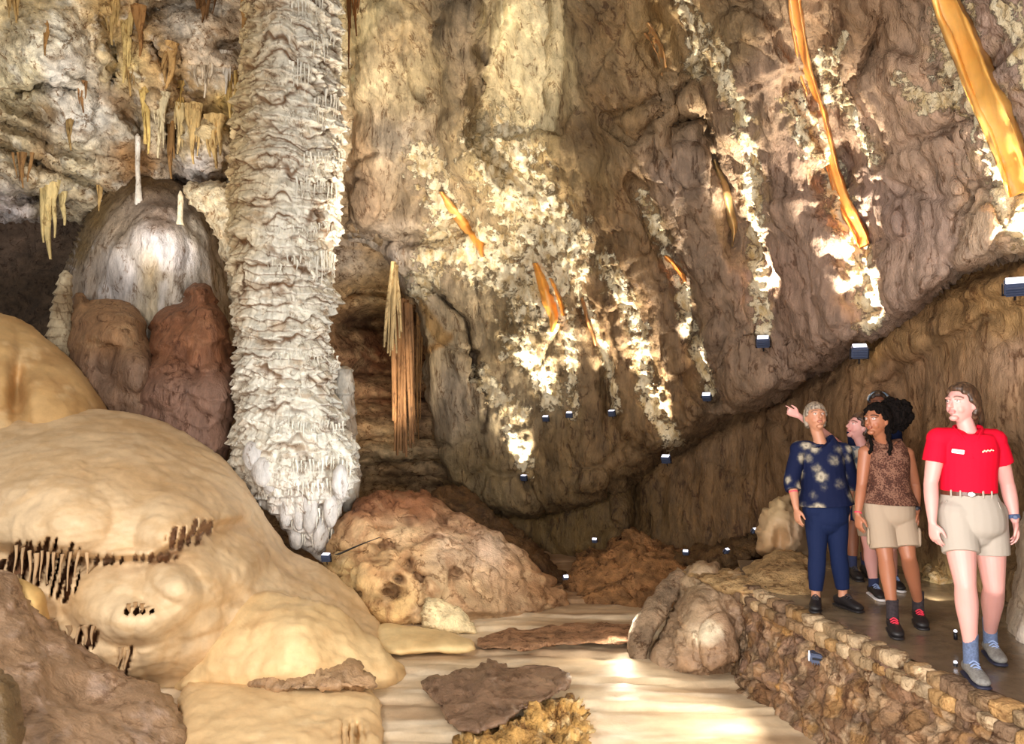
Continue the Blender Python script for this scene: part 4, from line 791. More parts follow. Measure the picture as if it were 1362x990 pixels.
# ================================================================== STALACTITES
def stalactite(x, y0, y1, w, D, label, *ar, free=False, **kw):
    global FREE
    FREE = free; return _stalactite(x, y0, y1, w, D, label, *ar, **kw)
FREE = False
def _stalactite(x, y0, y1, w, D, label, cc=(222, 194, 140), n=1, spread=0, seed=0, group=None, m=None, name='stalactite', lean=0):
    rs = np.random.RandomState(seed+int(x))
    hs = [h for h in (hitD([o_up, o_ceil], x+lean*u, y0-4+(y1-y0+4)*u) for u in (0, .3, .6, .95)) if h and abs(h-D) < 2.5 and not FREE]; D = (min(hs)-.05 if hs else D)
    k = D/1000.; root = empty('stalactite_cluster', V(x, y0, D)); r0 = np.array(root.location)
    for i in range(n):
        dx = rs.uniform(-spread, spread) if i else 0
        ll = rs.uniform(.35, .85) if i else 1
        ww = w*(rs.uniform(.4, .8) if i else 1)
        pt = []
        cone_mesh(pt, at(x+dx, y0-12, D+.12)-r0, at(x+dx*.6+lean, y0+(y1-y0)*ll, D+rs.uniform(-.04, .04))-r0, ww*k, .15*ww*k+.002, 14, 26, seed+i, .25)
        build_parts(name, pt, m or M_COLM, root, lambda co: np.tile(s2l(*cc), (len(co), 1))*mottled(1, (co+r0)*np.array([1, 1, .3]), .3, 8, seed))
    return tag(root, label, 'stalactite', group)
for i_, (x_, a_, b_, w_, n_, sp_, c_, t_) in enumerate([
 (150, 0, 60, 6, 7, 14, (205, 172, 112), 'tan stalactite bundle at the top edge left of the brown boss'), (172, 60, 128, 5, 8, 10, (190, 155, 100), 'row of thin tan stalactites below the high yellow bundle'),
 (185, 20, 75, 7, 4, 9, (170, 125, 75), 'brown drapery-like stalactites on the brown boss'), (212, 135, 210, 6, 6, 10, (222, 206, 168), 'pale stalactites right of the candle tip'), (228, 165, 238, 6, 6, 8, (168, 128, 80), 'brown stalactites hanging to the dome top'),
 (305, 100, 165, 5, 7, 10, (215, 180, 110), 'ochre stalactites touching the column upper left'), (272, 90, 130, 5, 7, 16, (225, 208, 182), 'small pale stalactites under the grey boss'), (240, 120, 160, 4, 6, 12, (214, 176, 104), 'short ochre stalactites in the middle of the left ceiling'),
 (30, 215, 250, 4, 5, 14, (160, 120, 75), 'little brown stalactites at the left below the white patch'), (20, 0, 30, 5, 5, 18, (210, 175, 115), 'short tan stalactites in the top left corner'), (270, 0, 30, 5, 8, 24, (120, 85, 50), 'dark brown stalactites at the top edge left of the column'), (325, 0, 60, 5, 6, 10, (170, 128, 76), 'brown stalactites along the top left edge of the column'),
 (110, 120, 150, 4, 4, 10, (170, 128, 84), 'short rusty stalactites on the ceiling right of the white patch'), (400, -10, 32, 4, 9, 22, (225, 220, 210), 'white organ-pipe stalactites across the top of the column')]):
    stalactite(x_, a_, b_, w_, 10.2 if x_ != 400 else 8.7, t_, c_, n_, sp_, 30+i_)
stalactite(66, 252, 345, 9, 10.6, 'longest cream stalactite of the cluster hanging at the left under the ceiling edge', (225, 200, 140), 5, 12, 1)
stalactite(84, 258, 300, 6, 10.6, 'short stubby cream stalactite right of the long left cluster', (230, 208, 150), 3, 5, 2)
stalactite(165, 28, 110, 6, 9.8, 'bundle of thin yellow stalactites high beside the brown ceiling boss', (225, 196, 130), 6, 10, 3)
stalactite(61, 40, 74, 4, 9.3, 'small brown stalactite on the white ceiling boss', (180, 135, 80), 2, 3, 4)
stalactite(93, 160, 200, 5, 10.2, 'short brown stalactite below the white ceiling patch', (170, 140, 90), 3, 4, 5)
stalactite(196, 120, 205, 6, 10.2, 'yellow ribbed stalactite above the candle stalagmite', (228, 196, 120), 5, 9, 6)
stalactite(238, 150, 205, 6, 10.3, 'cream stalactites hanging left above the dome', (230, 205, 150), 5, 8, 7)
stalactite(258, 150, 218, 7, 10.3, 'tan stalactites hanging above the dome', (210, 178, 120), 6, 9, 8)
stalactite(285, 165, 224, 8, 10.4, 'wide tan stalactite fringe nearest the column above the dome', (205, 172, 115), 8, 14, 9)
stalactite(300, 80, 125, 5, 10.1, 'pale stalactites just left of the column top', (225, 215, 200), 5, 10, 10)
stalactite(463, -20, 92, 3.2, 9.6, 'long thin dark brown stalactite beside the column top right', (120, 78, 42), 3, 5, 11, lean=2)
stalactite(474, -20, 48, 4, 9.7, 'shorter brown stalactite cluster right of the thin dark one', (140, 92, 50), 5, 8, 12)
stalactite(452, 138, 172, 4, 9.9, 'small rust red stalactites tucked against the column right side', (185, 120, 65), 4, 4, 13)
stalactite(230, 70, 118, 9, 9.9, 'brown stalactite sheet hanging off the ceiling boss', (190, 150, 95), 4, 10, 14, lean=-8)
stalactite(133, 250, 282, 4, 11.3, 'little tan stalactite left of the dome top', (215, 180, 120), 3, 5, 15)
# ribbed hanging shaft in the recess
def flutes(label, D, lst, y0, r, cc, seed):
    rs = np.random.RandomState(seed); root = empty('fluted_stalactite', V(lst[0][0], y0, D)); r0 = np.array(root.location)
    for i, (x0, x1, yb) in enumerate(lst):
        pt = []; cone_mesh(pt, at(x0, y0+rs.uniform(-4, 6), D+rs.uniform(-.04, .05))-r0, at(x1, yb, D+rs.uniform(-.04, .05))-r0, r*rs.uniform(.8, 1.2), r*.45, 12, 24, seed+i, .2)
        k = rs.uniform(.8, 1.15); build_parts('flute', pt, M_COLM, root, lambda co: np.tile(s2l(*cc)*k, (len(co), 1))*mottled(1, (co+r0)*np.array([1, 1, .3]), .35, 9, seed))
    tag(root, label, 'stalactite')
flutes('cream fluted stalactite bundle hanging in the recess right of the column', 11.3, [(521, 511, 462), (522, 515, 470), (523, 519, 474), (524, 523, 466), (525, 527, 470), (526, 531, 450), (527, 535, 442), (522, 513, 455), (524, 525, 458), (526, 533, 440)], 350, .030, (206, 178, 128), 60)
flutes('brown fluted stalactite bundle below the cream one in the recess', 11.75, [(528, 524, 600), (531, 529, 606), (535, 534, 600), (538, 540, 608), (541, 545, 596), (543, 549, 585), (545, 553, 575), (526, 522, 560), (533, 537, 603), (540, 551, 590)], 400, .042, (136, 98, 62), 61)
stalactite(556, 420, 585, 3.5, 11.6, 'brown fluted stalactite beside the hanging shaft', (150, 108, 62), 4, 8, 16)

# ================================================================== ORANGE DRAPERIES
def drapery(pts, label, cc, D0, D1, thick=.03, name='cave_drapery', c2=None):
    """pts: (px, py, width px) down its length; a thin curtain standing off the wall"""
    p = np.array(pts, float); n = 60; t = np.linspace(0, 1, n); s = np.linspace(0, 1, len(p))
    x = np.interp(t, s, p[:, 0]); y = np.interp(t, s, p[:, 1]); w = np.interp(t, s, p[:, 2])*.72
    hs = [hitD([o_up], a, b) for a, b in zip(x, y)]; hs = [h if h else (D0+(D1-D0)*u) for h, u in zip(hs, t)]
    D = np.convolve(np.pad(np.array(hs), 6, mode='edge'), np.ones(13)/13, 'valid')-.03; m_ = 9; P = []
    for i in range(m_):
        u = i/(m_-1)
        wave = .35*w*np.sin(t*9+1)*.15
        P.append(at(x+(u-.5)*w+wave, y, D-.12*np.sin(u*np.pi)-.02*np.sin(t*14+u*5)))
    P = np.array(P).transpose(1, 0, 2); back = P+np.array([0, thick+.18, 0]); back[:, 1:-1, 1] += 0.0
    ring = np.concatenate([P, back[:, ::-1]], 1); k = ring.shape[1]
    idx = np.arange(n*k).reshape(n, k)
    q = np.stack([idx[:-1], idx[1:], np.roll(idx[1:], -1, 1), np.roll(idx[:-1], -1, 1)], -1).reshape(-1, 4)
    me = mesh_np(name, ring.reshape(-1, 3), q)
    displace(me, lambda co, nn: .02*fbm(co, 5, 3)+.012*fbm(co*np.array([9, 9, 1.2]), 1.2, 2))
    co = co_of(me); tt = np.repeat(t, k)
    c = mix(np.tile(s2l(*cc), (len(co), 1)), s2l(*(c2 or cc)), sst(-.2, .3, fbm(co*np.array([3, 3, .7]), 1, 3)))
    set_col(me, c*mottled(1, co, .15, 5)); return tag(link(name, me, M_ORNG), label, 'drapery')
M_ORNG = rock_mat('translucent_orange_calcite', rough=.4, bump=.3, scale=9, stretch=(1, 1, .4), fine=50, dist=.015, tint=.1, spec=.5)
_b = M_ORNG.node_tree.nodes['Principled BSDF']; _b.inputs['Subsurface Weight'].default_value = .25; _b.inputs['Subsurface Radius'].default_value = (.08, .04, .01); _b.inputs['Subsurface Scale'].default_value = .5
drapery([(587, 255, 10), (600, 275, 20), (620, 300, 24), (636, 322, 20), (642, 342, 6)], 'short bright orange drapery high left of the wall cluster', (225, 150, 66), 10.0, 10.35, c2=(245, 190, 110))
drapery([(712, 350, 10), (722, 375, 22), (732, 405, 24), (736, 425, 16), (735, 442, 5)], 'orange drapery tongue hanging in the middle of the wall', (232, 158, 66), 10.35, 10.65, c2=(250, 205, 130))
drapery([(732, 370, 6), (744, 395, 9), (750, 420, 5)], 'thin orange strip right of the middle orange tongue', (222, 148, 60), 10.35, 10.55)
drapery([(884, 340, 8), (898, 352, 13), (908, 365, 10), (912, 375, 4)], 'tiny orange drapery below the small bright gap in the wall', (205, 130, 60), 9.25, 9.4)
drapery([(1058, -120, 5), (1062, 0, 7), (1076, 90, 9), (1096, 150, 11), (1112, 215, 9), (1124, 255, 11), (1140, 290, 14), (1152, 312, 12), (1157, 324, 4)], 'long thin orange ribbon drapery running down the leaning wall', (215, 140, 66), 5.6, 7.0, c2=(190, 130, 70))
drapery([(1240, -120, 14), (1272, 0, 18), (1295, 50, 24), (1320, 105, 30), (1342, 160, 28), (1362, 215, 20), (1372, 250, 8)], 'broad golden orange ribbon drapery at the top right corner', (226, 168, 84), 4.25, 4.75, c2=(240, 190, 110))
drapery([(950, 212, 4), (962, 245, 24), (972, 280, 20), (976, 310, 11), (975, 328, 4)], 'pointed pale brown drapery hanging from a rock notch in the wall', (172, 136, 88), 8.0, 8.5, c2=(200, 165, 110))
drapery([(774, 396, 5), (783, 430, 8), (793, 460, 5)], 'narrow tan-orange strip beside the buttress', (196, 140, 88), 10.2, 10.4)
drapery([(862, 30, 8), (880, 60, 7), (886, 90, 5)], 'slim tan drapery edge near the top of the buttress', (180, 135, 85), 7.9, 8.1)

# ================================================================== LAMPS
M_CASE = plain('lamp_case_grey_blue', (72, 82, 108), .45, .3)
M_DARK = plain('lamp_bracket', (30, 30, 36), .5, .5)
M_LENS = plain('lamp_lens', (238, 240, 255), .2, emit=1.3)
def bx(bm, c, s, rot=None, bev=0.0):
    r = bmesh.ops.create_cube(bm, size=1); vs = r['verts']
    bmesh.ops.scale(bm, verts=vs, vec=s)
    if bev:
        es = list({e for v in vs for e in v.link_edges}); rr = bmesh.ops.bevel(bm, geom=es, offset=bev, segments=2, affect='EDGES'); vs = rr['verts'] if rr['verts'] else vs
        vs = list({v for f in rr['faces'] for v in f.verts} | set(v for v in vs if v.is_valid))
    if rot is not None: bmesh.ops.rotate(bm, verts=vs, matrix=rot)
    bmesh.ops.translate(bm, verts=vs, vec=c); return vs
def bm_obj(name, bm, m, parent=None, smooth=False):
    me = bpy.data.meshes.new(name); bm.to_mesh(me); bm.free(); return link(name, me, m, parent, smooth)
SURF = [o_up, o_low]
def lamp(px, py, D, size, label, up=(0, -.25, 1), lens=True, power=0, spot=60, aim=None, col=(1, .87, .68), name='flood_lamp', group=None, off=(0, 0, 0), soft=.03, lens_up=False):
    p = V(px, py, D); k = size*.85*D/1000.
    e = empty(name, p); tag(e, label, 'lamp', group)
    d = Vector(aim)-p if aim is not None else Vector(up)
    q = (d.normalized()+(Vector((0, 0, CAMZ))-p).normalized()*.55*(aim is not None)).to_track_quat('Z', 'Y')
    e.rotation_euler = q.to_euler()
    b = bmesh.new(); bx(b, (0, 0, 0), (k, k*.62, k*.8), None, k*.08)
    for i in range(4): bx(b, (0, -.36*k, -k*.27+i*.16*k), (k*.85, k*.12, k*.05))
    bm_obj('lamp_housing', b, M_CASE, e)
    b = bmesh.new(); bx(b, (0, 0, k*.44), (k*.84, k*.5, k*.06), None, k*.02); bm_obj('lamp_lens', b, M_LENS, e)
    b = bmesh.new(); bx(b, (k*.56, 0, -k*.1), (k*.06, k*.14, k*.7)); bx(b, (-k*.56, 0, -k*.1), (k*.06, k*.14, k*.7)); bx(b, (0, 0, -k*.47), (k*1.18, k*.14, k*.06)); bx(b, (0, 0, -k*.65), (k*.1, k*.1, k*.4)); bm_obj('lamp_bracket', b, M_DARK, e)
    if power:
        l = bpy.data.lights.new('lamp_light', 'SPOT'); l.energy = power; l.spot_size = math.radians(spot); l.spot_blend = .6; l.shadow_soft_size = soft; l.color = col
        lo = bpy.data.objects.new('lamp_light', l); C.objects.link(lo)
        lo.location = p+d.normalized()*k*.6+Vector(off)
        lo.rotation_euler = (-d).to_track_quat('Z', 'Y').to_euler()
    return e
W = (1, .9, .72)
LP = [  # px, py, D, size, label, aim(px,py,D), power, cone
 (1015, 455, 8.75, 20, 'blue-grey flood lamp on the ledge under the tall white streak', (1004, 250, 8.1), 330, 40),
 (1143, 468, 7.15, 24, 'blue-grey flood lamp on the ledge under the brightest white patch', (1150, 280, 6.7), 240, 62),
 (1350, 382, 5.0, 30, 'larger blue-grey flood lamp at the right edge of the ledge', (1352, 180, 4.7), 110, 70),
 (940, 528, 9.75, 14, 'small dark spot lamp at the foot of the narrow white streak', (905, 330, 9.15), 210, 32),
 (886, 611, 10.0, 14, 'small dark spot lamp where the ledge meets the broad low streak', (850, 430, 10.0), 260, 40),
 (814, 550, 10.5, 11, 'small dark spot lamp under the slanting streak left of the buttress', (792, 420, 10.3), 90, 34),
 (757, 552, 10.85, 10, 'small dark spot lamp right of a pair low on the wall', (750, 400, 10.5), 70, 36),
 (726, 557, 10.95, 10, 'small dark spot lamp left of a pair low on the wall', (700, 430, 10.7), 90, 60),
 (697, 636, 11.25, 10, 'small spot lamp at the lower tip of the isolated white streak', (686, 560, 11.2), 45, 60),
]
for px, py, D, sz, lab, aim, pw, cn in LP:
    D = min(hitD(SURF, px, py, D), hitD(SURF, px, py-14, D), hitD([o_up], px, py-30, D))-.16
    da = hitD([o_up], aim[0], aim[1], aim[2])
    lamp(px, py, D, sz, lab, aim=at(aim[0], aim[1], da+.1), power=pw*4.5, spot=cn, col=W, off=(0, -.06, 0))
lamp(752, 768, 8.9, 9, 'small white-faced lamp on the dark ground right of the centre boulder', up=(.2, -.8, .5))
lamp(1085, 874, hitD([o_ret], 1085, 874, 5.8)-.03, 22, 'blue-grey flood lamp set into the stone retaining wall', up=(-1, .35, .1))
lamp(434, 742, 8.6, 14, 'small dark lamp at the foot of the white column', aim=at(400, 500, 9.0), power=0)
lamp(912, 735, 9.0, 9, 'tiny lamp on the dark boulder behind the tan ridge', up=(-.2, -.6, .7))
lamp(966, 733, 8.7, 9, 'tiny lamp behind the tan ridge, middle of three', up=(.3, -.4, .7))
lamp(1003, 706, 8.8, 9, 'tiny lamp left of the pale stalagmite stump', up=(.3, -.4, .7))
lamp(791, 719, 9.9, 8, 'tiny lamp on the boulder heap edge below the dark wall', up=(-.2, -.6, .7))
# cable of one lamp
M_CABLE = plain('black_cable', (28, 24, 22), .6)
pt = []
cone_mesh(pt, at(447, 738, 8.55), at(505, 715, 8.5), .03, .012, 10, 10, 1)
tag(build_parts('lamp_arm', pt, M_CABLE), 'dark tapered rod lying across the left foot of the centre boulder', 'rod')

# short glassy posts along the walkway; glowing caps stand in for their highlights
M_POST = plain('galvanised_post', (190, 190, 195), .35, .6)
for (px, py, D) in [(1271, 888, 4.62), (1271, 846, 5.0)]:
    e = empty('glassy_post', V(px, py, D)); tag(e, 'small glassy marker post at the walkway edge, %s of the pair by the guide' % ('nearer' if py > 870 else 'farther'), 'post')
    b = bmesh.new(); bmesh.ops.create_cone(b, cap_ends=True, segments=16, radius1=.012, radius2=.012, depth=.05, matrix=Matrix.Translation((0, 0, .0))); bm_obj('post_body', b, M_DARK, e, True)
    b = bmesh.new(); bmesh.ops.create_uvsphere(b, u_segments=16, v_segments=10, radius=.011, matrix=Matrix.Translation((0, 0, .03))); bm_obj('glint_cap', b, M_LENS, e, True)
# ================================================================== PEOPLE
def tube(parts, pts, rad, xa=(1, 0, 0), n=18, cap=True, sub=4):
    """lofted elliptical limb; rad = list of r or (rx, ry); xa = direction of rx"""
    P = np.array([list(p) for p in pts], float); R = np.array([(r, r) if np.isscalar(r) else r for r in rad], float)
    k = len(P); t = np.linspace(0, k-1, (k-1)*sub+1); i0 = np.minimum(t.astype(int), k-2); f = t-i0
    def cr(A):
        Ap = np.concatenate([[2*A[0]-A[1]], A, [2*A[-1]-A[-2]]])
        a, b, c, d = Ap[i0], Ap[i0+1], Ap[i0+2], Ap[i0+3]; F_ = f[:, None]
        return .5*(2*b+(c-a)*F_+(2*a-5*b+4*c-d)*F_**2+(-a+3*b-3*c+d)*F_**3)
    Q = cr(P); S = np.maximum(cr(R), .002)
    T = np.gradient(Q, axis=0); T /= np.linalg.norm(T, axis=1)[:, None]+1e-9
    if cap:
        def capr(q, s, tt, sg):
            out = []
            for a in (.45, .8, .97):
                out.append((q+sg*tt*s.mean()*a, s*math.sqrt(1-a*a), tt))
            return out
        st = capr(Q[0], S[0], T[0], -1)[::-1]; en = capr(Q[-1], S[-1], T[-1], 1)
        Q = np.concatenate([[o[0] for o in st], Q, [o[0] for o in en]]); S = np.concatenate([[o[1] for o in st], S, [o[1] for o in en]]); T = np.concatenate([[o[2] for o in st], T, [o[2] for o in en]])
    xa = np.array(xa, float)
    A = xa-T*(T@xa)[:, None]; A /= np.linalg.norm(A, axis=1)[:, None]+1e-9; B = np.cross(T, A)
    th = np.linspace(0, 2*np.pi, n, endpoint=False)
    V_ = Q[:, None]+A[:, None]*(S[:, 0:1]*np.cos(th))[..., None]+B[:, None]*(S[:, 1:2]*np.sin(th))[..., None]
    m_ = len(Q); co = V_.reshape(-1, 3); idx = np.arange(m_*n).reshape(m_, n)
    q = np.stack([idx[:-1], np.roll(idx[:-1], -1, 1), np.roll(idx[1:], -1, 1), idx[1:]], -1).reshape(-1, 4)
    c0 = len(co); co = np.concatenate([co, [Q[0]], [Q[-1]]])
    cap0 = np.stack([np.full(n, c0), np.roll(idx[0], -1), idx[0]], -1); cap1 = np.stack([np.full(n, c0+1), idx[-1], np.roll(idx[-1], -1)], -1)
    parts.append((co, [list(a) for a in q]+[list(a) for a in cap0]+[list(a) for a in cap1]))
def fuse(name, parts, vox, m, parent, root, sm=3, smf=.5, colfn=None):
    cos = []; fs = []; b = 0
    for co, f in parts:
        cos.append(co); fs += [[i+b for i in a] for a in f]; b += len(co)
    co = np.concatenate(cos)-np.array(root)
    me = bpy.data.meshes.new(name); me.from_pydata([tuple(c) for c in co], [], fs); me.validate()
    bm = bmesh.new(); bm.from_mesh(me); bmesh.ops.remove_doubles(bm, verts=bm.verts, dist=1e-5); bmesh.ops.recalc_face_normals(bm, faces=bm.faces); bm.to_mesh(me); bm.free()
    o = bpy.data.objects.new(name, me); C.objects.link(o)
    r = o.modifiers.new('r', 'REMESH'); r.mode = 'VOXEL'; r.voxel_size = vox; r.adaptivity = 0
    if sm:
        s = o.modifiers.new('s', 'SMOOTH'); s.factor = smf; s.iterations = sm
    bpy.context.view_layer.update()
    dg = bpy.context.evaluated_depsgraph_get(); me2 = bpy.data.meshes.new_from_object(o.evaluated_get(dg)); me2.name = name
    o.modifiers.clear(); o.data = me2; bpy.data.meshes.remove(me)
    me2.materials.append(m); me2.polygons.foreach_set('use_smooth', np.ones(len(me2.polygons), bool))
    if colfn is not None: set_col(me2, colfn(co_of(me2)+np.array(root)))
    o.parent = parent; return o

def head_frame(c, yaw, pitch, roll=0):
    """yaw>0 turns the face to the viewer's left; pitch>0 lifts the chin"""
    return Matrix.Translation(c) @ Matrix.Rotation(-yaw, 4, 'Z') @ Matrix.Rotation(-pitch, 4, 'X') @ Matrix.Rotation(roll, 4, 'Y')
def head_parts(parts, M, s=1.0, jaw=1.0):
    n = 40; u = np.linspace(0, np.pi, n//2+2); v = np.linspace(0, 2*np.pi, n, endpoint=False)
    U, W_ = np.meshgrid(u, v, indexing='ij'); p = np.stack([np.sin(U)*np.cos(W_), np.sin(U)*np.sin(W_), np.cos(U)], -1).reshape(-1, 3)
    low = sst(.05, 1., -p[:, 2]); fr = sst(0, .8, -p[:, 1])
    x = .073*p[:, 0]*(1-.30*low*jaw); y = .093*p[:, 1]*(1-.12*low)+.0; z = .114*p[:, 2]
    y = np.where(p[:, 1] < 0, y*(1-.07*fr), y)+.012*sst(.2, 1, p[:, 1])*1
    for sx in (-1, 1):
        g = np.exp(-(((x-sx*.030)/.015)**2+((z-.010)/.011)**2))*fr; y = y+.012*g
    y = y-.006*np.exp(-((x/.045)**2+((z-.036)/.010)**2))*fr
    co = np.stack([x, y, z], 1)*s
    co = co@np.array(M.to_3x3()).T+np.array(M.translation)
    k = n//2+2; idx = np.arange(k*n).reshape(k, n)
    q = np.stack([idx[:-1], idx[1:], np.roll(idx[1:], -1, 1), np.roll(idx[:-1], -1, 1)], -1).reshape(-1, 4)
    parts.append((co, [list(a) for a in q]))
    L = lambda *a: M @ (Vector(a)*s)
    xa = (M.to_3x3() @ Vector((1, 0, 0)))
    tube(parts, [L(0, -.083, .022), L(0, -.097, -.004), L(0, -.106, -.022)], [.007*s, .010*s, .0125*s], xa, 10)
    for sx in (-1, 1):
        ball(parts, (sx*.009*s, -.094*s, -.025*s), .008*s, M, 8)
        ball(parts, (sx*.030*s, -.072*s, .010*s), .0125*s, M, 10)
        ball(parts, (sx*.031*s, -.050*s, -.030*s), (.024*s, .026*s, .030*s), M, 12)
        ball(parts, (sx*.074*s, .008*s, -.004*s), (.010*s, .018*s, .030*s), M, 10)
        tube(parts, [L(sx*.012, -.084, .030), L(sx*.032, -.083, .034), L(sx*.050, -.070, .028)], [.006*s]*3, xa, 8)
    ball(parts, (0, -.086*s, -.047*s), (.024*s, .010*s, .0065*s), M, 10); ball(parts, (0, -.084*s, -.058*s), (.021*s, .010*s, .0075*s), M, 10)
    ball(parts, (0, -.064*s, -.088*s), (.027*s, .022*s, .018*s), M, 10)
def hand(parts, w, d, side, nrm, s=1.0, curl=.5, point=False):
    """w wrist, d direction of palm, side towards the thumb, nrm palm side"""
    w = Vector(w); d = Vector(d).normalized(); side = Vector(side); side = (side-d*side.dot(d)).normalized(); nrm = d.cross(side).normalized()*(1 if d.cross(side).dot(Vector(nrm)) > 0 else -1)
    tube(parts, [w-d*.01*s, w+d*.03*s, w+d*.062*s, w+d*.088*s], [(.025*s, .018*s), (.034*s, .016*s), (.039*s, .014*s), (.036*s, .012*s)], side, 14)
    for i, (off, ln) in enumerate([(.030, .068), (.010, .077), (-.011, .071), (-.031, .056)]):
        b = w+d*(.084-.004*abs(i-1))*s+side*off*s; c = curl*(1+.1*i)
        if point: c = 1.9 if i else .05
        a1, a2, a3 = c*.5, c*1.0, c*1.45
        p = [b-d*.012*s, b]; cur = b
        for a, fr in ((a1, .45), (a2, .3), (a3, .25)):
            dd = (d*math.cos(a)+nrm*math.sin(a)+side*off*1.6).normalized(); cur = cur+dd*ln*fr*s; p.append(cur)
        tube(parts, p, [.0088*s, .009*s, .0082*s, .0075*s, .006*s], side, 8, sub=2)
    b = w+d*.025*s+side*.026*s
    td = (side*.75+d*.75+nrm*.35).normalized(); t2 = (d*.9+side*.15+nrm*.35).normalized()
    tube(parts, [b, b+td*.035*s, b+td*.035*s+t2*.028*s, b+td*.035*s+t2*.05*s], [.013*s, .0115*s, .010*s, .007*s], d, 8, sub=2)
def skin_mat(name):
    m, t, b = new_mat(name); N = t.nodes; L = t.links
    a = N.new('ShaderNodeAttribute'); a.attribute_name = 'Col'; L.new(a.outputs['Color'], b.inputs['Base Color'])
    b.inputs['Roughness'].default_value = .5; b.inputs['Subsurface Weight'].default_value = .12; b.inputs['Subsurface Radius'].default_value = (.02, .008, .004); b.inputs['Subsurface Scale'].default_value = .5
    n = N.new('ShaderNodeTexNoise'); n.inputs['Scale'].default_value = 300; bp = N.new('ShaderNodeBump'); bp.inputs['Strength'].default_value = .1; bp.inputs['Distance'].default_value = .001
    L.new(n.outputs['Fac'], bp.inputs['Height']); L.new(bp.outputs[0], b.inputs['Normal']); return m
M_SKIN = skin_mat('skin')
def skin_col(base, M, s, lips, brow, joints=()):
    B = s2l(*base)
    def f(co):
        c = np.tile(B, (len(co), 1))*(1+.05*fbm(co, 9, 3))[:, None]
        Mi = M.inverted(); R = np.array(Mi.to_3x3()); q = (co@R.T+np.array(Mi.translation))/s
        x, y, z = q.T; fr = (y < -.045) & (np.abs(z) < .12)
        t = np.exp(-(((np.abs(x)-.042)/.018)**2+((z+.028)/.016)**2))*fr; c = mix(c, B*np.array([1.04, .82, .80]), t*.35)
        t = (1-sst(.6, 1.1, np.sqrt((x/.025)**2+((z+.052)/.0115)**2)))*(y < -.07); c = mix(c, s2l(*lips), t*.7)
        t = (1-sst(.3, 1.2, np.abs(z+.0525)/.0018))*(np.abs(x) < .019)*(y < -.07); c = mix(c, s2l(*lips)*.5, t*.7)
        e = np.sqrt(((np.abs(x)-.030)/.0125)**2+((z-.010)/.0075)**2); t = (1-sst(.7, 1.1, e))*(y < -.06); c = mix(c, s2l(225, 215, 210), t*.9)
        e = np.hypot(np.abs(x)-.030, z-.010); t = (1-sst(.004, .0065, e))*(y < -.06); c = mix(c, s2l(45, 32, 26), t)
        t = np.exp(-((z-.0195)/.0025)**2)*(np.abs(np.abs(x)-.031) < .016)*(y < -.055); c = mix(c, s2l(*brow)*.7, t*.8)
        t = (1-sst(.6, 1.2, np.abs(z-.036+.25*(np.abs(x)-.03)**2*40)/.005))*(np.abs(np.abs(x)-.032) < .021)*(y < -.055); c = mix(c, s2l(*brow), t*.85)
        for j in joints:
            t = np.exp(-(((co-np.array(j))**2).sum(1))/.03**2); c = mix(c, B*np.array([.92, .72, .7]), t*.45)
        return c
    return f
def hair_mat(name, c0, c1, sc=60, bump=.6):
    m, t, b = new_mat(name); N = t.nodes; L = t.links
    tc = N.new('ShaderNodeTexCoord'); mp = N.new('ShaderNodeMapping'); mp.inputs['Scale'].default_value = (1, 1, .15); L.new(tc.outputs['Object'], mp.inputs[0])
    n = N.new('ShaderNodeTexNoise'); n.inputs['Scale'].default_value = sc; n.inputs['Detail'].default_value = 5; L.new(mp.outputs[0], n.inputs['Vector'])
    cr = N.new('ShaderNodeValToRGB'); cr.color_ramp.elements[0].position = .35; cr.color_ramp.elements[1].position = .65; cr.color_ramp.elements[0].color = (*s2l(*c0), 1); cr.color_ramp.elements[1].color = (*s2l(*c1), 1)
    L.new(n.outputs['Fac'], cr.inputs[0]); L.new(cr.outputs[0], b.inputs['Base Color']); b.inputs['Roughness'].default_value = .45
    bp = N.new('ShaderNodeBump'); bp.inputs['Strength'].default_value = bump; bp.inputs['Distance'].default_value = .006; L.new(n.outputs['Fac'], bp.inputs['Height']); L.new(bp.outputs[0], b.inputs['Normal']); return m
def scalp(parts, M, s, line=.045, back=-.09, thick=.012, front=-.062):
    """cap of hair: a shell of small balls laid over the skull behind the hairline"""
    for i in range(15):
        for j in range(26):
            u = math.pi*(i+.5)/15; v = 2*math.pi*j/26
            p = Vector((math.sin(u)*math.cos(v), math.sin(u)*math.sin(v), math.cos(u)))
            x, y, z = .075*p.x, .096*p.y, .116*p.z
            ok = (z > line) if y < -.03 else ((z > line-(y+.03)*1.4) if y < .02 else z > back)
            if y < front and z < line+.02: ok = False
            if y < .012 and z < .03 and abs(x) > .05 and y > -.03: ok = z > .015
            if ok: ball(parts, (x*s, (y+.006)*s, z*s), (thick+.011)*s, M, 8)

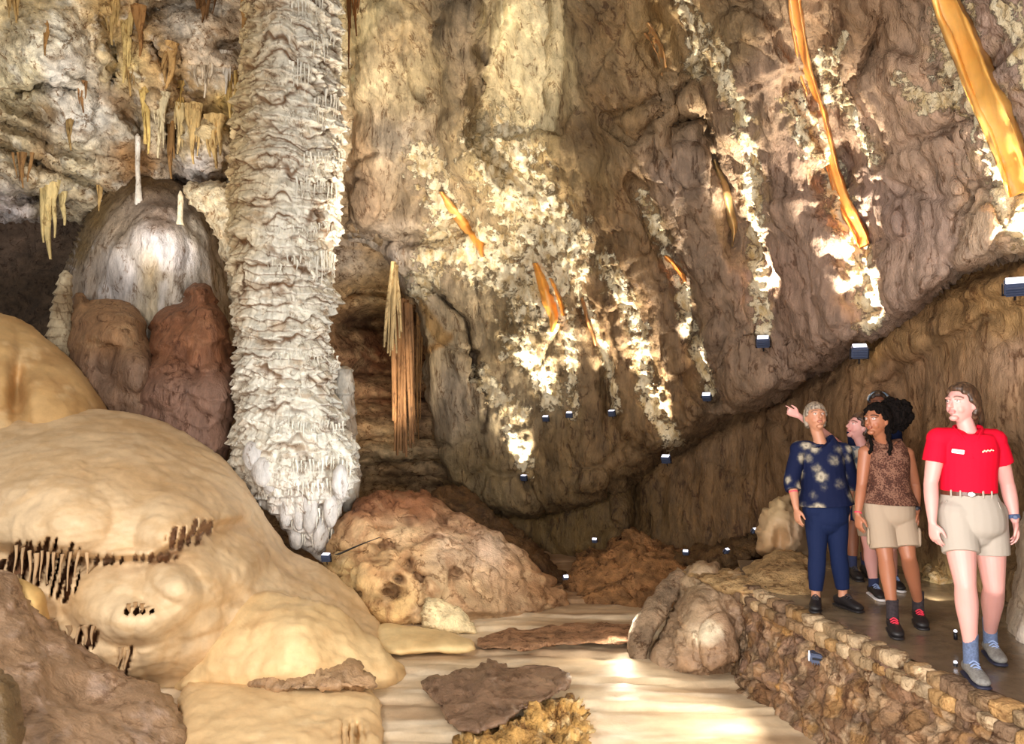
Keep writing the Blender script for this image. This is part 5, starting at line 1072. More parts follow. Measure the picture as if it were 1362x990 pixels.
def shoe(parent, root, ank, toe_dir, L, m_up, m_sole, m_lace, h=.10, sock=None, m_sock=None, low=True, sole_t=.022, name='shoe'):
    a = Vector(ank); t = Vector(toe_dir); t.z = 0; t.normalize(); sd = Vector((-t.y, t.x, 0))
    g = Vector((a.x, a.y, parent.location.z)) if False else Vector((a.x, a.y, 0.0))
    z0 = .012
    heel = g-t*.06
    p = []
    tube(p, [heel+Vector((0, 0, .045+z0)), g+Vector((0, 0, .052+z0)), g+t*.06+Vector((0, 0, .045+z0)), g+t*.12+Vector((0, 0, .034+z0)), g+t*(L-.075)+Vector((0, 0, .028+z0))], [(.034, .036), (.040, .044), (.043, .036), (.048, .030), (.043, .024)], sd, 16)
    tube(p, [g+Vector((0, 0, .05)), g+Vector((0, 0, h)), g+Vector((0, 0, h+.005))], [(.038, .045), (.041, .047), (.040, .046)], sd, 16, cap=False)
    o = fuse(name, p, .005, m_up, parent, root, 3)
    p = []
    tube(p, [heel-t*.015+Vector((0, 0, z0)), g+Vector((0, 0, z0)), g+t*.06+Vector((0, 0, z0)), g+t*.12+Vector((0, 0, z0)), g+t*(L-.065)+Vector((0, 0, z0))], [(.036, .013), (.042, .013), (.044, .013), (.050, .013), (.044, .013)], sd, 16)
    fuse('sole', p, .004, m_sole, o, root, 1)
    p = []
    for i in range(5):
        c = g+t*(.045+.017*i)+Vector((0, 0, .108-.0115*i+z0*.2)); w_ = .022
        tube(p, [c-sd*w_-Vector((0, 0, .010)), c+Vector((0, 0, .004)), c+sd*w_-Vector((0, 0, .010))+t*.008], [.0052]*3, t, 8)
    fuse('shoelace', p, .0024, m_lace, o, root, 0)
    if m_sock is not None:
        p = []; k = Vector(sock) if sock is not None else a+Vector((0, 0, .07))
        tube(p, [g+Vector((0, 0, .07)), a+Vector((0, 0, .02)), k], [(.040, .044), (.040, .043), (.043, .045)], sd, 16, cap=False)
        fuse('sock', p, .005, m_sock, parent, root, 1)
    return o

def figure(tagname, D, root_px, label, J, th, skin, lips, brow, head, gar, hairf, sc=1.0, W_=1.0, hands=None, flesh=1.0, extra=None):
    """J: joints as picture position and depth offset from D; th: turn of the trunk"""
    P = {k: V(v[0], v[1], D+(v[2] if len(v) > 2 else 0)) for k, v in J.items()}
    root = V(root_px[0], root_px[1], D); root.z = 0.0
    e = empty('person', root); tag(e, label, 'person')
    xa = (math.cos(th), math.sin(th), 0); fwd = Vector((math.sin(th), -math.cos(th), 0))
    s = sc
    M = head_frame(P['head'], *head[:3]); hs = head[3]
    parts = []
    head_parts(parts, M, hs)
    tube(parts, [M @ Vector((0, .018, -.03)), M @ Vector((0, .022, -.075)), P['neck']+Vector((0, 0, -.01)), P['neck']-Vector((0, 0, .06))], [.05*s, .046*s, .05*s, .07*s], xa)
    ch, wa, hi = P['chest'], P['waist'], P['hips']
    tube(parts, [P['neck']-Vector((0, 0, .035)), (P['neck']*.35+ch*.65)+Vector((0, 0, .03)), ch, (ch+wa)/2, wa, hi, hi-Vector((0, 0, .06))], [(.06*W_, .05*W_), (.135*W_, .085*W_), (.142*W_, .10*W_), (.130*W_, .095*W_), (.125*W_, .092*W_), (.16*W_, .115*W_), (.135*W_, .10*W_)], xa)
    for sx, side in ((-1, 'L'), (1, 'R')):
        if 'sh'+side in P:
            sh, el, wr = P['sh'+side], P['el'+side], P['wr'+side]
            f = flesh
            tube(parts, [P['neck']*.6+sh*.4-Vector((0, 0, .02)), sh], [.045*s, .052*s*f], fwd)
            tube(parts, [sh, sh*.5+el*.5, el], [.05*s*f, .045*s*f, .036*s*f], xa)
            tube(parts, [el, el*.6+wr*.4, wr], [.037*s*f, .036*s*f, .023*s], xa)
            h = (hands or {}).get(side)
            if h: hand(parts, wr, h[0], h[1], h[2], s*.95, *(h[3:]))
        hp, kn, an = P['hp'+side], P['kn'+side], P['an'+side]
        f = flesh
        tube(parts, [hp+Vector((0, 0, .05)), hp*.55+kn*.45, kn], [.086*W_*f, .074*W_*f, .052*s*f], xa)
        tube(parts, [kn, kn*.7+an*.3+Vector(fwd)*-.012, kn*.35+an*.65, an], [.052*s*f, .056*s*f, .043*s*f, .034*s], xa)
        tube(parts, [an, an-Vector((0, 0, .05))], [.034*s, .036*s], xa)
    fuse('body', parts, .0055, M_SKIN, e, root, 3, .5, skin_col(skin, M, hs, lips, brow, [P['knL'], P['knR'], P['elL'] if 'elL' in P else P['knL'], P['elR'] if 'elR' in P else P['knR']]))
    ctx = dict(P=P, root=root, e=e, xa=xa, fwd=fwd, M=M, hs=hs, s=s, W=W_)
    gar(ctx); hairf(ctx)
    if extra: extra(ctx)
    return e
Z = lambda z: Vector((0, 0, z))

def shirt(ctx, m, sl=.55, hem=None, w=1.08, name='shirt', sleeves=True, loose=0.0, sr=.062, hemw=None, neck=.0):
    P, W_, xa, fwd, s = ctx['P'], ctx['W'], ctx['xa'], ctx['fwd'], ctx['s']; ch, wa, hi = P['chest'], P['waist'], P['hips']; p = []
    hemp = P['hem'] if 'hem' in P else wa
    a, b = w*W_, w*W_
    pts = [P['neck']-Z(.02+neck), P['neck']*.5+ch*.5+Z(.04), ch+Z(.02), (ch+wa)/2, wa]; rd = [(.072*a, .06*b), (.125*a, .085*b), (.146*a, .112*b), ((.134+loose*.5)*a, (.103+loose*.5)*b), ((.131+loose)*a, (.098+loose)*b)]
    if hem: pts.append(hemp); rd.append(hemw or ((.165)*a, (.122)*b))
    tube(p, pts, rd, xa, 24, cap=False)
    for sd in 'LR':
        if 'sh'+sd in P:
            sh, el, wr = P['sh'+sd], P['el'+sd], P['wr'+sd]
            if not sleeves: sh = P['neck']*.45+sh*.55
            tube(p, [P['neck']*.72+sh*.28-Z(.018+neck), P['neck']*.4+sh*.6-Z(.010), sh+Z(.002)], [(.066*W_, .050), (.064, .058), .066*s], fwd)
            if sleeves:
                e1 = sh+(el-sh)*min(sl, 1)
                q = [sh+(sh-el).normalized()*.015, sh+(e1-sh)*.5, e1]; r = [.058*s, sr*s, sr*1.02*s]
                if sl > 1: q.append(el+(wr-el)*(sl-1)); r = [.058*s, .062*s, .062*s, sr*s]
                tube(p, q, r, xa, 20, cap=False); tube(p, [q[0], sh+(q[1]-sh)*.3], [.056*s, .06*s], xa)
    return fuse(name, p, .006, m, ctx['e'], ctx['root'], 3)
def shorts(ctx, m, k=.5, r1=.098, r0=.1, name='shorts', w=1.07, top=.02):
    P, W_, xa = ctx['P'], ctx['W'], ctx['xa']; p = []
    wa, hi = P['waist'], P['hips']
    tube(p, [wa+Z(top), wa*.5+hi*.5, hi, hi-Z(.07), hi-Z(.12)], [(.136*W_*w/1.07, .104*W_), (.156*W_*w, .118*W_*w), (.168*W_*w, .128*W_*w), (.162*W_*w, .125*W_*w), (.12*W_, .10*W_)], xa, 24, cap=False)
    for sd in 'LR':
        hp, kn, an = P['hp'+sd], P['kn'+sd], P['an'+sd]
        ball(p, tuple(hi-Z(.10)), (.145*W_, .112*W_, .09)); ball(p, tuple(hp+Z(.05)), (.106*W_, .108*W_, .10))
        if k <= 1:
            tube(p, [hp+Z(.04), hp+(kn-hp)*.5*k, hp+(kn-hp)*k], [r0*W_, (r0+r1)/2*W_, r1*W_], xa, 22, cap=False)
        else:
            e_ = kn+(an-kn)*(k-1)
            tube(p, [hp+Z(.04), hp*.5+kn*.5, kn, kn*.6+e_*.4, e_], [r0*W_, r0*.88*W_, .066, .066, .050], xa, 22, cap=False)
    return fuse(name, p, .006, m, ctx['e'], ctx['root'], 3)

# ---- cloths
def cloth(name, col, rough=.8, weave=220, bump=.25, folds=9, dist=.012, noise=.06):
    m, t, b = new_mat(name); N = t.nodes; L = t.links
    tc = N.new('ShaderNodeTexCoord')
    n = N.new('ShaderNodeTexNoise'); n.inputs['Scale'].default_value = folds; n.inputs['Detail'].default_value = 3; L.new(tc.outputs['Object'], n.inputs['Vector'])
    n2 = N.new('ShaderNodeTexNoise'); n2.inputs['Scale'].default_value = weave; L.new(tc.outputs['Object'], n2.inputs['Vector'])
    ad = N.new('ShaderNodeMath'); ad.operation = 'MULTIPLY_ADD'; ad.inputs[1].default_value = .06; L.new(n2.outputs['Fac'], ad.inputs[0]); L.new(n.outputs['Fac'], ad.inputs[2])
    bp = N.new('ShaderNodeBump'); bp.inputs['Strength'].default_value = bump*2; bp.inputs['Distance'].default_value = dist; L.new(ad.outputs[0], bp.inputs['Height']); L.new(bp.outputs[0], b.inputs['Normal'])
    c = s2l(*col); b.inputs['Base Color'].default_value = (*c, 1); b.inputs['Roughness'].default_value = rough; b.inputs['Specular IOR Level'].default_value = .15
    b.inputs['Sheen Weight'].default_value = .0
    return m, N, L, b, tc
M_RED = cloth('red_polo_cotton', (214, 10, 44))[0]
M_KHAKI = cloth('stone_khaki_twill', (166, 157, 146))[0]
M_KHAKI2 = cloth('tan_cargo_cotton', (164, 146, 126))[0]
M_NAVYT = cloth('navy_trouser_cotton', (22, 34, 68), folds=14)[0]
M_WHITET, N, L, b, tc = cloth('pale_printed_cotton', (206, 206, 200))
v = N.new('ShaderNodeTexNoise'); v.inputs['Scale'].default_value = 18; cr = N.new('ShaderNodeValToRGB'); cr.color_ramp.elements[0].position = .45; cr.color_ramp.elements[1].position = .55; cr.color_ramp.elements[0].color = (*s2l(110, 130, 150), 1); cr.color_ramp.elements[1].color = (*s2l(225, 218, 205), 1)
L.new(tc.outputs['Object'], v.inputs['Vector']); L.new(v.outputs['Fac'], cr.inputs[0]); L.new(cr.outputs[0], b.inputs['Base Color'])
# floral navy blouse: cream blossoms with paler hearts
M_FLOR, N, L, b, tc = cloth('navy_floral_blouse', (18, 26, 58), folds=10)
vo = N.new('ShaderNodeTexVoronoi'); vo.inputs['Scale'].default_value = 8.2; vo.inputs['Randomness'].default_value = .75
wn = N.new('ShaderNodeTexNoise'); wn.inputs['Scale'].default_value = 30; wn.inputs['Detail'].default_value = 2
L.new(tc.outputs['Object'], wn.inputs['Vector'])
vm = N.new('ShaderNodeVectorMath'); vm.operation = 'MULTIPLY_ADD'; vm.inputs[1].default_value = (.035,)*3; L.new(wn.outputs['Color'], vm.inputs[0]); L.new(tc.outputs['Object'], vm.inputs[2]); L.new(vm.outputs[0], vo.inputs['Vector'])
cr = N.new('ShaderNodeValToRGB'); E = cr.color_ramp.elements; E[0].position = 0; E[0].color = (*s2l(166, 156, 126), 1); E[1].position = .56; E[1].color = (*s2l(17, 25, 56), 1)
for pos, cc in ((.10, (186, 180, 160)), (.2, (120, 112, 98)), (.27, (176, 166, 146)), (.38, (112, 106, 98)), (.46, (52, 54, 70))):
    q_ = E.new(pos); q_.color = (*s2l(*cc), 1)
L.new(vo.outputs['Distance'], cr.inputs[0]); L.new(cr.outputs[0], b.inputs['Base Color'])
# brown patterned tank
M_TANK, N, L, b, tc = cloth('brown_patterned_top', (92, 62, 48), folds=8)
vo = N.new('ShaderNodeTexVoronoi'); vo.inputs['Scale'].default_value = 95; n_ = N.new('ShaderNodeTexNoise'); n_.inputs['Scale'].default_value = 16; n_.inputs['Detail'].default_value = 5
L.new(tc.outputs['Object'], vo.inputs['Vector']); L.new(tc.outputs['Object'], n_.inputs['Vector'])
ma = N.new('ShaderNodeMath'); ma.operation = 'MULTIPLY_ADD'; ma.inputs[1].default_value = .7; L.new(vo.outputs['Distance'], ma.inputs[0]); L.new(n_.outputs['Fac'], ma.inputs[2])
cr = N.new('ShaderNodeValToRGB'); E = cr.color_ramp.elements; E[0].position = .40; E[0].color = (*s2l(52, 36, 31), 1); E[1].position = 1.0; E[1].color = (*s2l(122, 88, 72), 1); q_ = E.new(.8); q_.color = (*s2l(78, 48, 38), 1)
L.new(ma.outputs[0], cr.inputs[0]); L.new(cr.outputs[0], b.inputs['Base Color'])
M_BELT = plain('brown_leather', (88, 46, 30), .45); M_BUCK = plain('belt_buckle_metal', (170, 165, 160), .3, .9)
M_BADGE = plain('white_badge', (238, 236, 228), .35, noise=.02); M_STITCH = plain('pale_embroidery', (225, 205, 180), .7); M_INK = plain('badge_print', (90, 84, 84), .6)
M_SHOEG = plain('grey_trainer_mesh', (118, 116, 112), .8, nscale=80, noise=.25); M_SOLED = plain('dark_rubber', (30, 32, 52), .6); M_SOLEW = plain('white_rubber', (225, 220, 220), .6); M_LACEB = plain('blue_lace', (122, 140, 178), .7)
M_SHOEB = plain('black_shoe', (26, 22, 24), .55, nscale=60, noise=.3); M_LACER = plain('red_lace', (205, 30, 60), .6); M_SOCKB = plain('blue_grey_sock', (86, 100, 130), .9, nscale=90, noise=.3); M_SOCKN = plain('navy_sock', (36, 44, 76), .9); M_LACEK = plain('black_lace', (44, 40, 44), .7); M_SOCKK = plain('dark_patterned_sock', (44, 36, 40), .9, nscale=70, noise=.5)
M_WATCH = plain('blue_grey_watch_band', (74, 92, 126), .5); M_WATCHK = plain('black_watch_band', (36, 40, 52), .5); M_PINKB = plain('pink_band', (222, 60, 90), .5)
H_BROWN = hair_mat('brown_hair', (40, 28, 22), (92, 66, 46)); H_BLACK = hair_mat('black_curly_hair', (8, 6, 6), (24, 18, 16), 90, 1.0); H_BLACK.node_tree.nodes['Principled BSDF'].inputs['Roughness'].default_value = .95; H_BLACK.node_tree.nodes['Principled BSDF'].inputs['Specular IOR Level'].default_value = .1; H_GREY = hair_mat('grey_hair', (92, 80, 70), (172, 158, 140)); H_DARK = hair_mat('dark_brown_hair', (30, 20, 16), (64, 46, 36))

def band(ctx, c, d, r, w, m, name='watch', face=True, xa=(1, 0, 0)):
    p = []; c = Vector(c); d = Vector(d).normalized(); tube(p, [c-d*w/2, c+d*w/2], [r, r], xa, 20, cap=False)
    if face:
        tube(p, [c+ctx['fwd']*r*.9-d*.001, c+ctx['fwd']*(r+.007)], [.014, .013], xa, 14, cap=False)
    return fuse(name, p, .003, m, ctx['e'], ctx['root'], 0)

# ---------------------------------------------------------------- the guide
def g_gar(c):
    P = c['P']; xa = Vector(c['xa']); f = c['fwd']
    sh = shirt(c, M_RED, .52, neck=.012, name='polo_shirt', sr=.066, w=1.1, loose=.006)
    p = []                                            # collar: two leaves and a band
    nb = P['neck']
    for sx in (-1, 1):
        tube(p, [nb+xa*sx*.012-f*.066+Z(.012), nb+xa*sx*.062-f*.035+Z(.012), nb+xa*sx*.074+f*.02-Z(.004), nb+xa*sx*.050+f*.078-Z(.040), nb+xa*sx*.022+f*.104-Z(.078)], [(.010, .016), (.010, .020), (.009, .024), (.008, .026), (.005, .010)], xa*sx+f*.3, 12)
    fuse('collar', p, .004, M_RED, sh, c['root'], 2)
    p = []; tube(p, [nb+f*.104-Z(.092), nb+f*.122-Z(.16)], [(.014, .004), (.014, .004)], xa, 12); fuse('placket', p, .004, M_RED, sh, c['root'], 1)
    # name badge and stitched emblem, lying on the chest
    for (off, z, w, h, m, nm, tl) in ((-.070, -.015, .064, .024, M_BADGE, 'name_badge', .12), (.080, -.008, .062, .014, M_STITCH, 'chest_emblem', -.16)):
        ctr = P['chest']+xa*off+f*(.146 if off < 0 else .142)+Z(.03+z)
        nrm = (f+xa*off*3.0+Z(.12)).normalized(); b_ = bmesh.new(); bx(b_, (0, 0, 0), (w, .006, h), None, .002)
        if nm == 'chest_emblem':
            b_.free(); b_ = bmesh.new()
            for i in range(7): bx(b_, (-.027+i*.009, 0, (.0025 if i % 2 else -.0015)), (.007, .006, .011-.0008*i), Matrix.Rotation(.25, 3, 'Y'), .001)
        o = bm_obj(nm, b_, m, sh); o.location = ctr-Vector(c['root'])
        yaw = math.atan2(nrm.x, -nrm.y); o.rotation_euler = (0.05, tl, yaw)
        if nm == 'name_badge':
            b_ = bmesh.new()
            for i in range(6): bx(b_, (-.020+i*.008, -.0036, .002), (.005, .002, .008 if i % 2 else .0065))
            bm_obj('badge_lettering', b_, M_INK, o)
    so = shorts(c, M_KHAKI, .50, .100, .103)
    p = []; wa = P['waist']; tube(p, [wa-Z(.022), wa+Z(.012)], [(.148*c['W'], .112*c['W']), (.146*c['W'], .110*c['W'])], xa, 30, cap=False); be = fuse('belt', p, .004, M_BELT, c['e'], c['root'], 1)
    p = []; tube(p, [wa+f*.118-Z(.005)+xa*.0, wa+f*.130-Z(.005)], [(.024, .017), (.022, .015)], xa, 14, cap=False); fuse('belt_buckle', p, .003, M_BUCK, be, c['root'], 0)
    for (dx) in (-.10, -.055, .06, .105):
        p = []; q = wa+xa*dx+f*(.125*math.sqrt(max(.05, 1-(dx/.165)**2))); q = q-f*.004; tube(p, [q-Z(.024), q+Z(.012)], [(.006, .004)]*2, xa, 8); fuse('belt_loop', p, .003, M_KHAKI, so, c['root'], 0)
    p = []; tube(p, [P['hips']+xa*-.13+f*.085+Z(.10), P['hips']+xa*-.155+f*.05+Z(.03)], [(.004, .004)]*2, xa, 8); fuse('pocket_seam', p, .003, M_KHAKI, so, c['root'], 0); p = []; tube(p, [P['hips']+xa*.13+f*.085+Z(.10), P['hips']+xa*.155+f*.05+Z(.03)], [(.004, .004)]*2, xa, 8); fuse('pocket_seam', p, .003, M_KHAKI, so, c['root'], 0)
    shoe(c['e'], c['root'], P['anL'], (-.22, -1, 0), .24, M_SHOEG, M_SOLED, M_LACEB, .085, P['anL']+Z(.085), M_SOCKB)
    shoe(c['e'], c['root'], P['anR'], (-.3, -1, 0), .24, M_SHOEG, M_SOLED, M_LACEB, .085, P['anR']+Z(.085), M_SOCKB)
    d = P['wrR']-P['elR']; band(c, P['wrR']-d.normalized()*.02, d, .030, .022, M_WATCH)
def g_hair(c):
    M, s = c['M'], c['hs']; p = []; scalp(p, M, s, .052, -.07, .010)
    tube(p, [M @ Vector((0, .06, .04)), M @ Vector((0, .095, .0)), M @ Vector((0, .100, -.06)), M @ Vector((0, .092, -.12)), M @ Vector((0, .088, -.17))], [.05, .045, .036, .030, .014], (1, 0, 0))
    for sx in (-1, 1):
        tube(p, [M @ Vector((sx*.068, -.03, .045)), M @ Vector((sx*.083, .0, .01)), M @ Vector((sx*.076, .05, -.03))], [.012, .016, .02], (0, 1, 0))
    tube(p, [V(1293, 533, 4.60), V(1300, 548, 4.63), V(1303, 562, 4.60), V(1304, 574, 4.56)], [.040, .034, .026, .012])
    fuse('hair', p, .006, H_BROWN, c['e'], c['root'], 4)
dn = (0, 0, -1)
figure('guide', 4.5, (1292, 890), 'smiling guide in a red polo shirt and khaki shorts walking on the walkway', dict(
    head=(1279, 538, .0), neck=(1287, 572), chest=(1288, 603), waist=(1288, 654), hips=(1291, 688),
    shL=(1248, 584, .03), elL=(1238, 643, .03), wrL=(1240, 695, -.03), shR=(1323, 586, -.03), elR=(1340, 645, .0), wrR=(1350, 692, -.06),
    hpL=(1273, 694), knL=(1284, 779, -.12), anL=(1291, 862, -.10), hpR=(1314, 694), knR=(1322, 782, -.02), anR=(1317, 840, .28)),
    math.radians(-24), (212, 156, 148), (186, 112, 112), (116, 88, 74), (math.radians(24+42), math.radians(6), 0, 1.02), g_gar, g_hair, 1.0, 1.0,
    dict(L=((.05, -.15, -1), (.35, -1, 0), (1, .2, 0), .55), R=((.03, -.12, -1), (-.35, -1, 0), (-1, .2, 0), .6)), flesh=1.08)

# ---------------------------------------------------------------- woman with dark curls
def a_gar(c):
    P = c['P']; xa = Vector(c['xa']); f = c['fwd']
    shirt(c, M_TANK, hem=True, sleeves=False, name='sleeveless_top', w=1.06, loose=.016, hemw=(.20, .155))
    so = shorts(c, M_KHAKI2, .80, .098, .104)
    for sx in (-1, 1):
        p = []
        q = P['hp'+('L' if sx < 0 else 'R')]*.45+P['kn'+('L' if sx < 0 else 'R')]*.55+xa*sx*.09+f*.03
        tube(p, [q+Z(.045), q-Z(.035)], [(.012, .04), (.012, .04)], xa, 12)
        fuse('cargo_pocket', p, .005, M_KHAKI2, so, c['root'], 1)
    for a_, t_ in ((P['anL'], (-.3, -1, 0)), (P['anR'], (-.35, -1, 0))):
        shoe(c['e'], c['root'], a_, t_, .235, M_SHOEB, M_SHOEB, M_LACER, .10, a_+Z(.075), M_SOCKK)
    d = P['wrR']-P['elR']; band(c, P['wrR']-d.normalized()*.02, d, .029, .02, M_WATCHK)
    d = P['wrL']-P['elL']; band(c, P['wrL']-d.normalized()*.01, d, .026, .01, M_PINKB, 'bracelet', False)
def a_hair(c):
    M, s = c['M'], c['hs']; p = []; scalp(p, M, s, .055, -.08, .012)
    rs = np.random.RandomState(4)
    R_ = M.to_3x3()
    ctr = V(1189, 553, 5.46)
    for i in range(230):
        v = rs.normal(size=3); v /= np.linalg.norm(v); rr = rs.uniform(.55, 1.0)
        q = ctr+Vector((v[0]*.118*rr, v[1]*.12*rr, v[2]*.112*rr))
        if (q-V(1163, 562, 5.36)).length < .075: continue
        ball(p, tuple(q), rs.uniform(.022, .034), None, 8)
    for px0, py0, px1, py1, dd, r in [(1157, 580, 1157, 604, .0, .012), (1181, 578, 1183, 606, -.06, .014), (1179, 560, 1182, 585, -.05, .02)]:
        tube(p, [V(px0, py0, 5.36+dd), V((px0+px1)/2+2, (py0+py1)/2, 5.36+dd), V(px1, py1, 5.36+dd-.02)], [r, r, r*.6])
    o = fuse('hair', p, .006, H_BLACK, c['e'], c['root'], 1)
    displace(o.data, lambda co, n: .012*fbm(co, 34, 2)+.010*fbm(co, 80, 2))
figure('curly', 5.4, (1188, 835), 'woman with a large dark curly afro, brown patterned sleeveless top and tan shorts', dict(
    head=(1166, 560, -.05), neck=(1176, 590), chest=(1180, 614), waist=(1181, 648), hips=(1182, 676), hem=(1181, 670),
    shL=(1151, 602, .02), elL=(1146, 646, .02), wrL=(1141, 684, -.04), shR=(1206, 604, -.02), elR=(1217, 645, .02), wrR=(1219, 680, -.05),
    hpL=(1168, 682), knL=(1178, 742, -.08), anL=(1187, 812, -.10), hpR=(1197, 682), knR=(1208, 740, -.10), anR=(1221, 800, .12)),
    math.radians(-22), (158, 102, 74), (140, 74, 62), (30, 20, 18), (math.radians(22+38), math.radians(4), 0, .98), a_gar, a_hair, .96, .95,
    dict(L=((0, -.1, -1), (.3, -1, 0), (1, .2, 0), .6), R=((0, -.1, -1), (-.3, -1, 0), (-1, .2, 0), .6)))

# ---------------------------------------------------------------- woman in navy floral
def f_gar(c):
    P = c['P']
    shirt(c, M_FLOR, 1.35, hem=True, neck=.02, name='floral_blouse', w=1.12, loose=.03, sr=.060, hemw=(.215, .165))
    shorts(c, M_NAVYT, 1.95, .098, .094, 'trousers', 1.0)
    shoe(c['e'], c['root'], P['anL'], (-.45, -1, 0), .235, M_SHOEB, M_SHOEB, M_LACEK, .075)
    shoe(c['e'], c['root'], P['anR'], (.35, -1, 0), .235, M_SHOEB, M_SHOEB, M_LACEK, .075)
    d = P['wrL']-P['elL']; band(c, P['elL']+d*.42, d, .036, .012, M_PINKB, 'bracelet', False)
def f_hair(c):
    M, s = c['M'], c['hs']; p = []; scalp(p, M, s, .048, -.055, .009)
    o = fuse('hair', p, .006, H_GREY, c['e'], c['root'], 3); displace(o.data, lambda co, n: .006*fbm(co, 40, 2))
figure('floral', 6.0, (1103, 803), 'grey-haired woman in a navy floral blouse and dark trousers looking up', dict(
    head=(1085, 556, 0), neck=(1091, 588), chest=(1093, 612), waist=(1096, 648), hips=(1098, 680), hem=(1098, 672),
    shL=(1062, 598, .02), elL=(1053, 640, -.02), wrL=(1059, 676, -.12), shR=(1122, 600, -.02), elR=(1131, 640, .04), wrR=(1128, 676, .04),
    hpL=(1086, 686), knL=(1087, 735, -.03), anL=(1085, 788, -.04), hpR=(1112, 686), knR=(1115, 735, -.03), anR=(1121, 786, -.02)),
    math.radians(-18), (186, 132, 104), (160, 90, 80), (120, 100, 85), (math.radians(2), math.radians(16), 0, 1.0), f_gar, f_hair, 1.0, 1.0,
    dict(L=((.05, -.15, -1), (.3, -1, 0), (1, .2, 0), .5), R=((.0, -.1, -1), (-.3, -1, 0), (-1, .2, 0), .5)))

# ---------------------------------------------------------------- pointing visitor
def p_gar(c):
    P = c['P']; shirt(c, M_WHITET, .3, hem=True, name='printed_top', w=1.03, sr=.056)
    shorts(c, M_KHAKI2, .6, .09, .1)
    for a_ in (P['anL'], P['anR']):
        shoe(c['e'], c['root'], a_, (-.1, -1, 0), .23, M_SHOEB, M_SOLEW, M_LACEB, .08, a_+Z(.06), M_SOCKN)
def p_hair(c):
    M, s = c['M'], c['hs']; p = []; scalp(p, M, s, .05, -.06, .010)
    tube(p, [M @ Vector((0, .08, .03)), M @ Vector((0, .12, -.02)), M @ Vector((0, .11, -.10))], [.04, .035, .015]); fuse('hair', p, .006, H_BROWN, c['e'], c['root'], 3)
figure('pointing', 6.35, (1160, 790), 'fair-skinned visitor pointing up to the left behind the woman in navy', dict(
    head=(1142, 569, 0), neck=(1149, 597), chest=(1153, 620), waist=(1158, 652), hips=(1162, 680), hem=(1162, 685),
    shL=(1126, 603, -.02), elL=(1094, 575, .02), wrL=(1062, 553, -.02), shR=(1176, 606, .02), elR=(1182, 645, .04), wrR=(1180, 680, .02),
    hpL=(1153, 688), knL=(1157, 730, -.03), anL=(1162, 778, -.02), hpR=(1175, 688), knR=(1184, 730, 0), anR=(1188, 766, .28)),
    math.radians(-15), (216, 160, 152), (190, 110, 110), (90, 66, 50), (math.radians(80), math.radians(18), 0, .98), p_gar, p_hair, .95, .92,
    dict(L=((-.9, .0, .42), (0, -.3, 1), (0, 1, -.3), .3, True)))

# ---------------------------------------------------------------- visitor hidden at the back
def h_gar(c):
    P = c['P']; shirt(c, M_NAVYT, .5, hem=True, name='shirt', w=1.06)
    shorts(c, M_NAVYT, .7, .1, .104)
    for a_ in (P['anL'], P['anR']):
        shoe(c['e'], c['root'], a_, (-.1, -1, 0), .25, M_SHOEB, M_SHOEB, M_LACEK, .10, a_+Z(.09), M_SOCKN)
def h_hair(c):
    M, s = c['M'], c['hs']; p = []; scalp(p, M, s, .06, -.06, .010); fuse('hair', p, .006, H_DARK, c['e'], c['root'], 3)
    p = []
    for i in range(17):
        a = math.pi*i/16; ball(p, (math.cos(a)*.088, -.035, .045+math.sin(a)*.068), .012, M, 8)
    fuse('headband', p, .005, M_WHITET, c['e'], c['root'], 1)
figure('hidden', 7.05, (1146, 766), 'tall visitor with a pale headband almost hidden behind the woman with the afro', dict(
    head=(1168, 538, 0), neck=(1165, 566), chest=(1162, 590), waist=(1156, 628), hips=(1152, 655), hem=(1152, 660),
    shL=(1136, 578, 0), elL=(1140, 618, .05), wrL=(1150, 650, -.02), shR=(1190, 578, 0), elR=(1196, 618, .05), wrR=(1190, 650, 0),
    hpL=(1142, 662), knL=(1134, 706, 0), anL=(1134, 752, 0), hpR=(1162, 662), knR=(1154, 706, 0), anR=(1151, 748, .1)),
    math.radians(-12), (130, 82, 60), (120, 66, 56), (24, 18, 16), (math.radians(20), 0, 0, 1.0), h_gar, h_hair, 1.0, .95,
    dict(L=((0, -.1, -1), (.3, -1, 0), (1, .2, 0), .5), R=((0, -.1, -1), (-.3, -1, 0), (-1, .2, 0), .5)))
# ================================================================== LIGHT, CAMERA
def spot(name, loc, aim, power, ang, col, soft=.2, blend=.7):
    l = bpy.data.lights.new(name, 'SPOT'); l.energy = power; l.spot_size = math.radians(ang); l.spot_blend = blend; l.shadow_soft_size = soft; l.color = col
    o = bpy.data.objects.new(name, l); C.objects.link(o); o.location = loc; o.rotation_euler = (Vector(loc)-Vector(aim)).to_track_quat('Z', 'Y').to_euler(); return o
def area(name, loc, aim, power, size, col):
    l = bpy.data.lights.new(name, 'AREA'); l.energy = power; l.size = size; l.color = col
    o = bpy.data.objects.new(name, l); C.objects.link(o); o.location = loc; o.rotation_euler = (Vector(loc)-Vector(aim)).to_track_quat('Z', 'Y').to_euler(); return o
WARM = (1, .86, .66); NEU = (1, .94, .84); COOL = (.9, .95, 1)
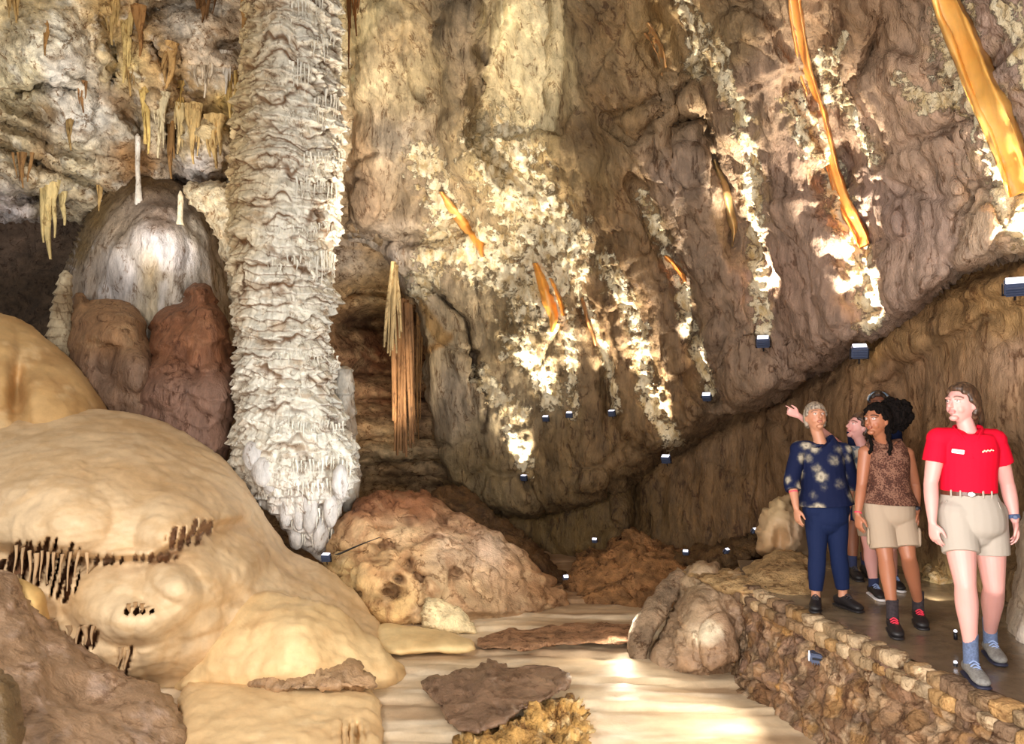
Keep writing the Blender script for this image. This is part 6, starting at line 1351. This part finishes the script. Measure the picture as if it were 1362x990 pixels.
# photographer's flash, a little left of the camera
spot('flash', (-.85, .2, 1.8), (2.75, 5.0, 1.0), 270, 44, (1, .9, .96), .12, .8)
area('cave_fill', (-3.0, .8, 3.4), (-3.2, 7.5, .2), 295, 1.0, (1, .94, .88))  # added area fill out of view, lifts the left foreground
area('wall_fill', (.6, 1.0, .9), (1.5, 8.5, 4.0), 300, 1.2, (1, .93, .86))  # unseen area fill put in to brighten the leaning wall
spot('column_flood', (-.3, 6.6, 0), (-2.7, 9.4, 2.4), 360, 75, (.84, .93, 1), .12)
spot('ceiling_fill', (-4.5, 8.4, 3.0), (-5.2, 10.6, 5.8), 400, 88, NEU, .2)  # fill without a fixture, brightens the upper left ceiling
spot('dome_fill', (-6.2, 8.6, 2.2), (-5.0, 10.5, 3.4), 36, 80, COOL, .1)  # added cool fill on the dome, no lamp stands there
spot('recess_fill', (-1.75, 10.7, 1.5), (-2.45, 13.8, 2.8), 170, 80, WARM, .1)  # invisible warm fill placed before the recess to lighten it
spot('chimney_fill', (-.2, 8.6, 2.4), (.25, 9.0, 6.3), 230, 40, NEU, .1)  # no lamp here: added fill for the pale upper panel
spot('left_wall_fill', (-1.2, 8.6, 2.4), (-1.5, 10.8, 5.4), 620, 80, WARM, .15)  # added fill that lifts the cream wall right of the column
spot('pool_light', (1.1, 7.6, -.45), (.6, 6.0, -.8), 38, 110, WARM, .08)
spot('floor_flood', at(1080, 862, hitD([o_ret], 1085, 870, 5.8)-.22), (.2, 6.0, -.85), 130, 95, (1, .93, .8), .04)
spot('nook_flood', V(1243, 800, 6.15)+Vector((0, 0, .05)), V(1250, 775, 6.7), 9, 90, WARM, .03)
spot('boulder_fill', (.5, 6.4, 0.9), (-.9, 8.8, .0), 150, 60, (1, .93, .82), .1)  # extra unseen spot brightening the centre boulder from the right
w = bpy.data.worlds.new('ambient_fill'); bpy.context.scene.world = w; w.use_nodes = True  # even ambient glow added as fill; the cave has no such source
w.node_tree.nodes['Background'].inputs[0].default_value = (1, .96, .91, 1); w.node_tree.nodes['Background'].inputs[1].default_value = .5
cam = bpy.data.cameras.new('camera'); co_ = bpy.data.objects.new('camera', cam); C.objects.link(co_)
co_.location = (0, 0, CAMZ); co_.rotation_euler = (math.radians(90)+PIT, 0, 0)
cam.sensor_fit = 'HORIZONTAL'; cam.sensor_width = 36; cam.lens = 36*F/1362; cam.clip_start = .05; cam.clip_end = 100
sc = bpy.context.scene; sc.camera = co_
sc.view_settings.view_transform = 'Standard'; sc.view_settings.look = 'None'; sc.view_settings.exposure = 0.0; sc.view_settings.gamma = 1; sc.view_settings.use_curve_mapping = False
sc.cycles.max_bounces = 6; sc.cycles.diffuse_bounces = 3; sc.cycles.use_denoising = True
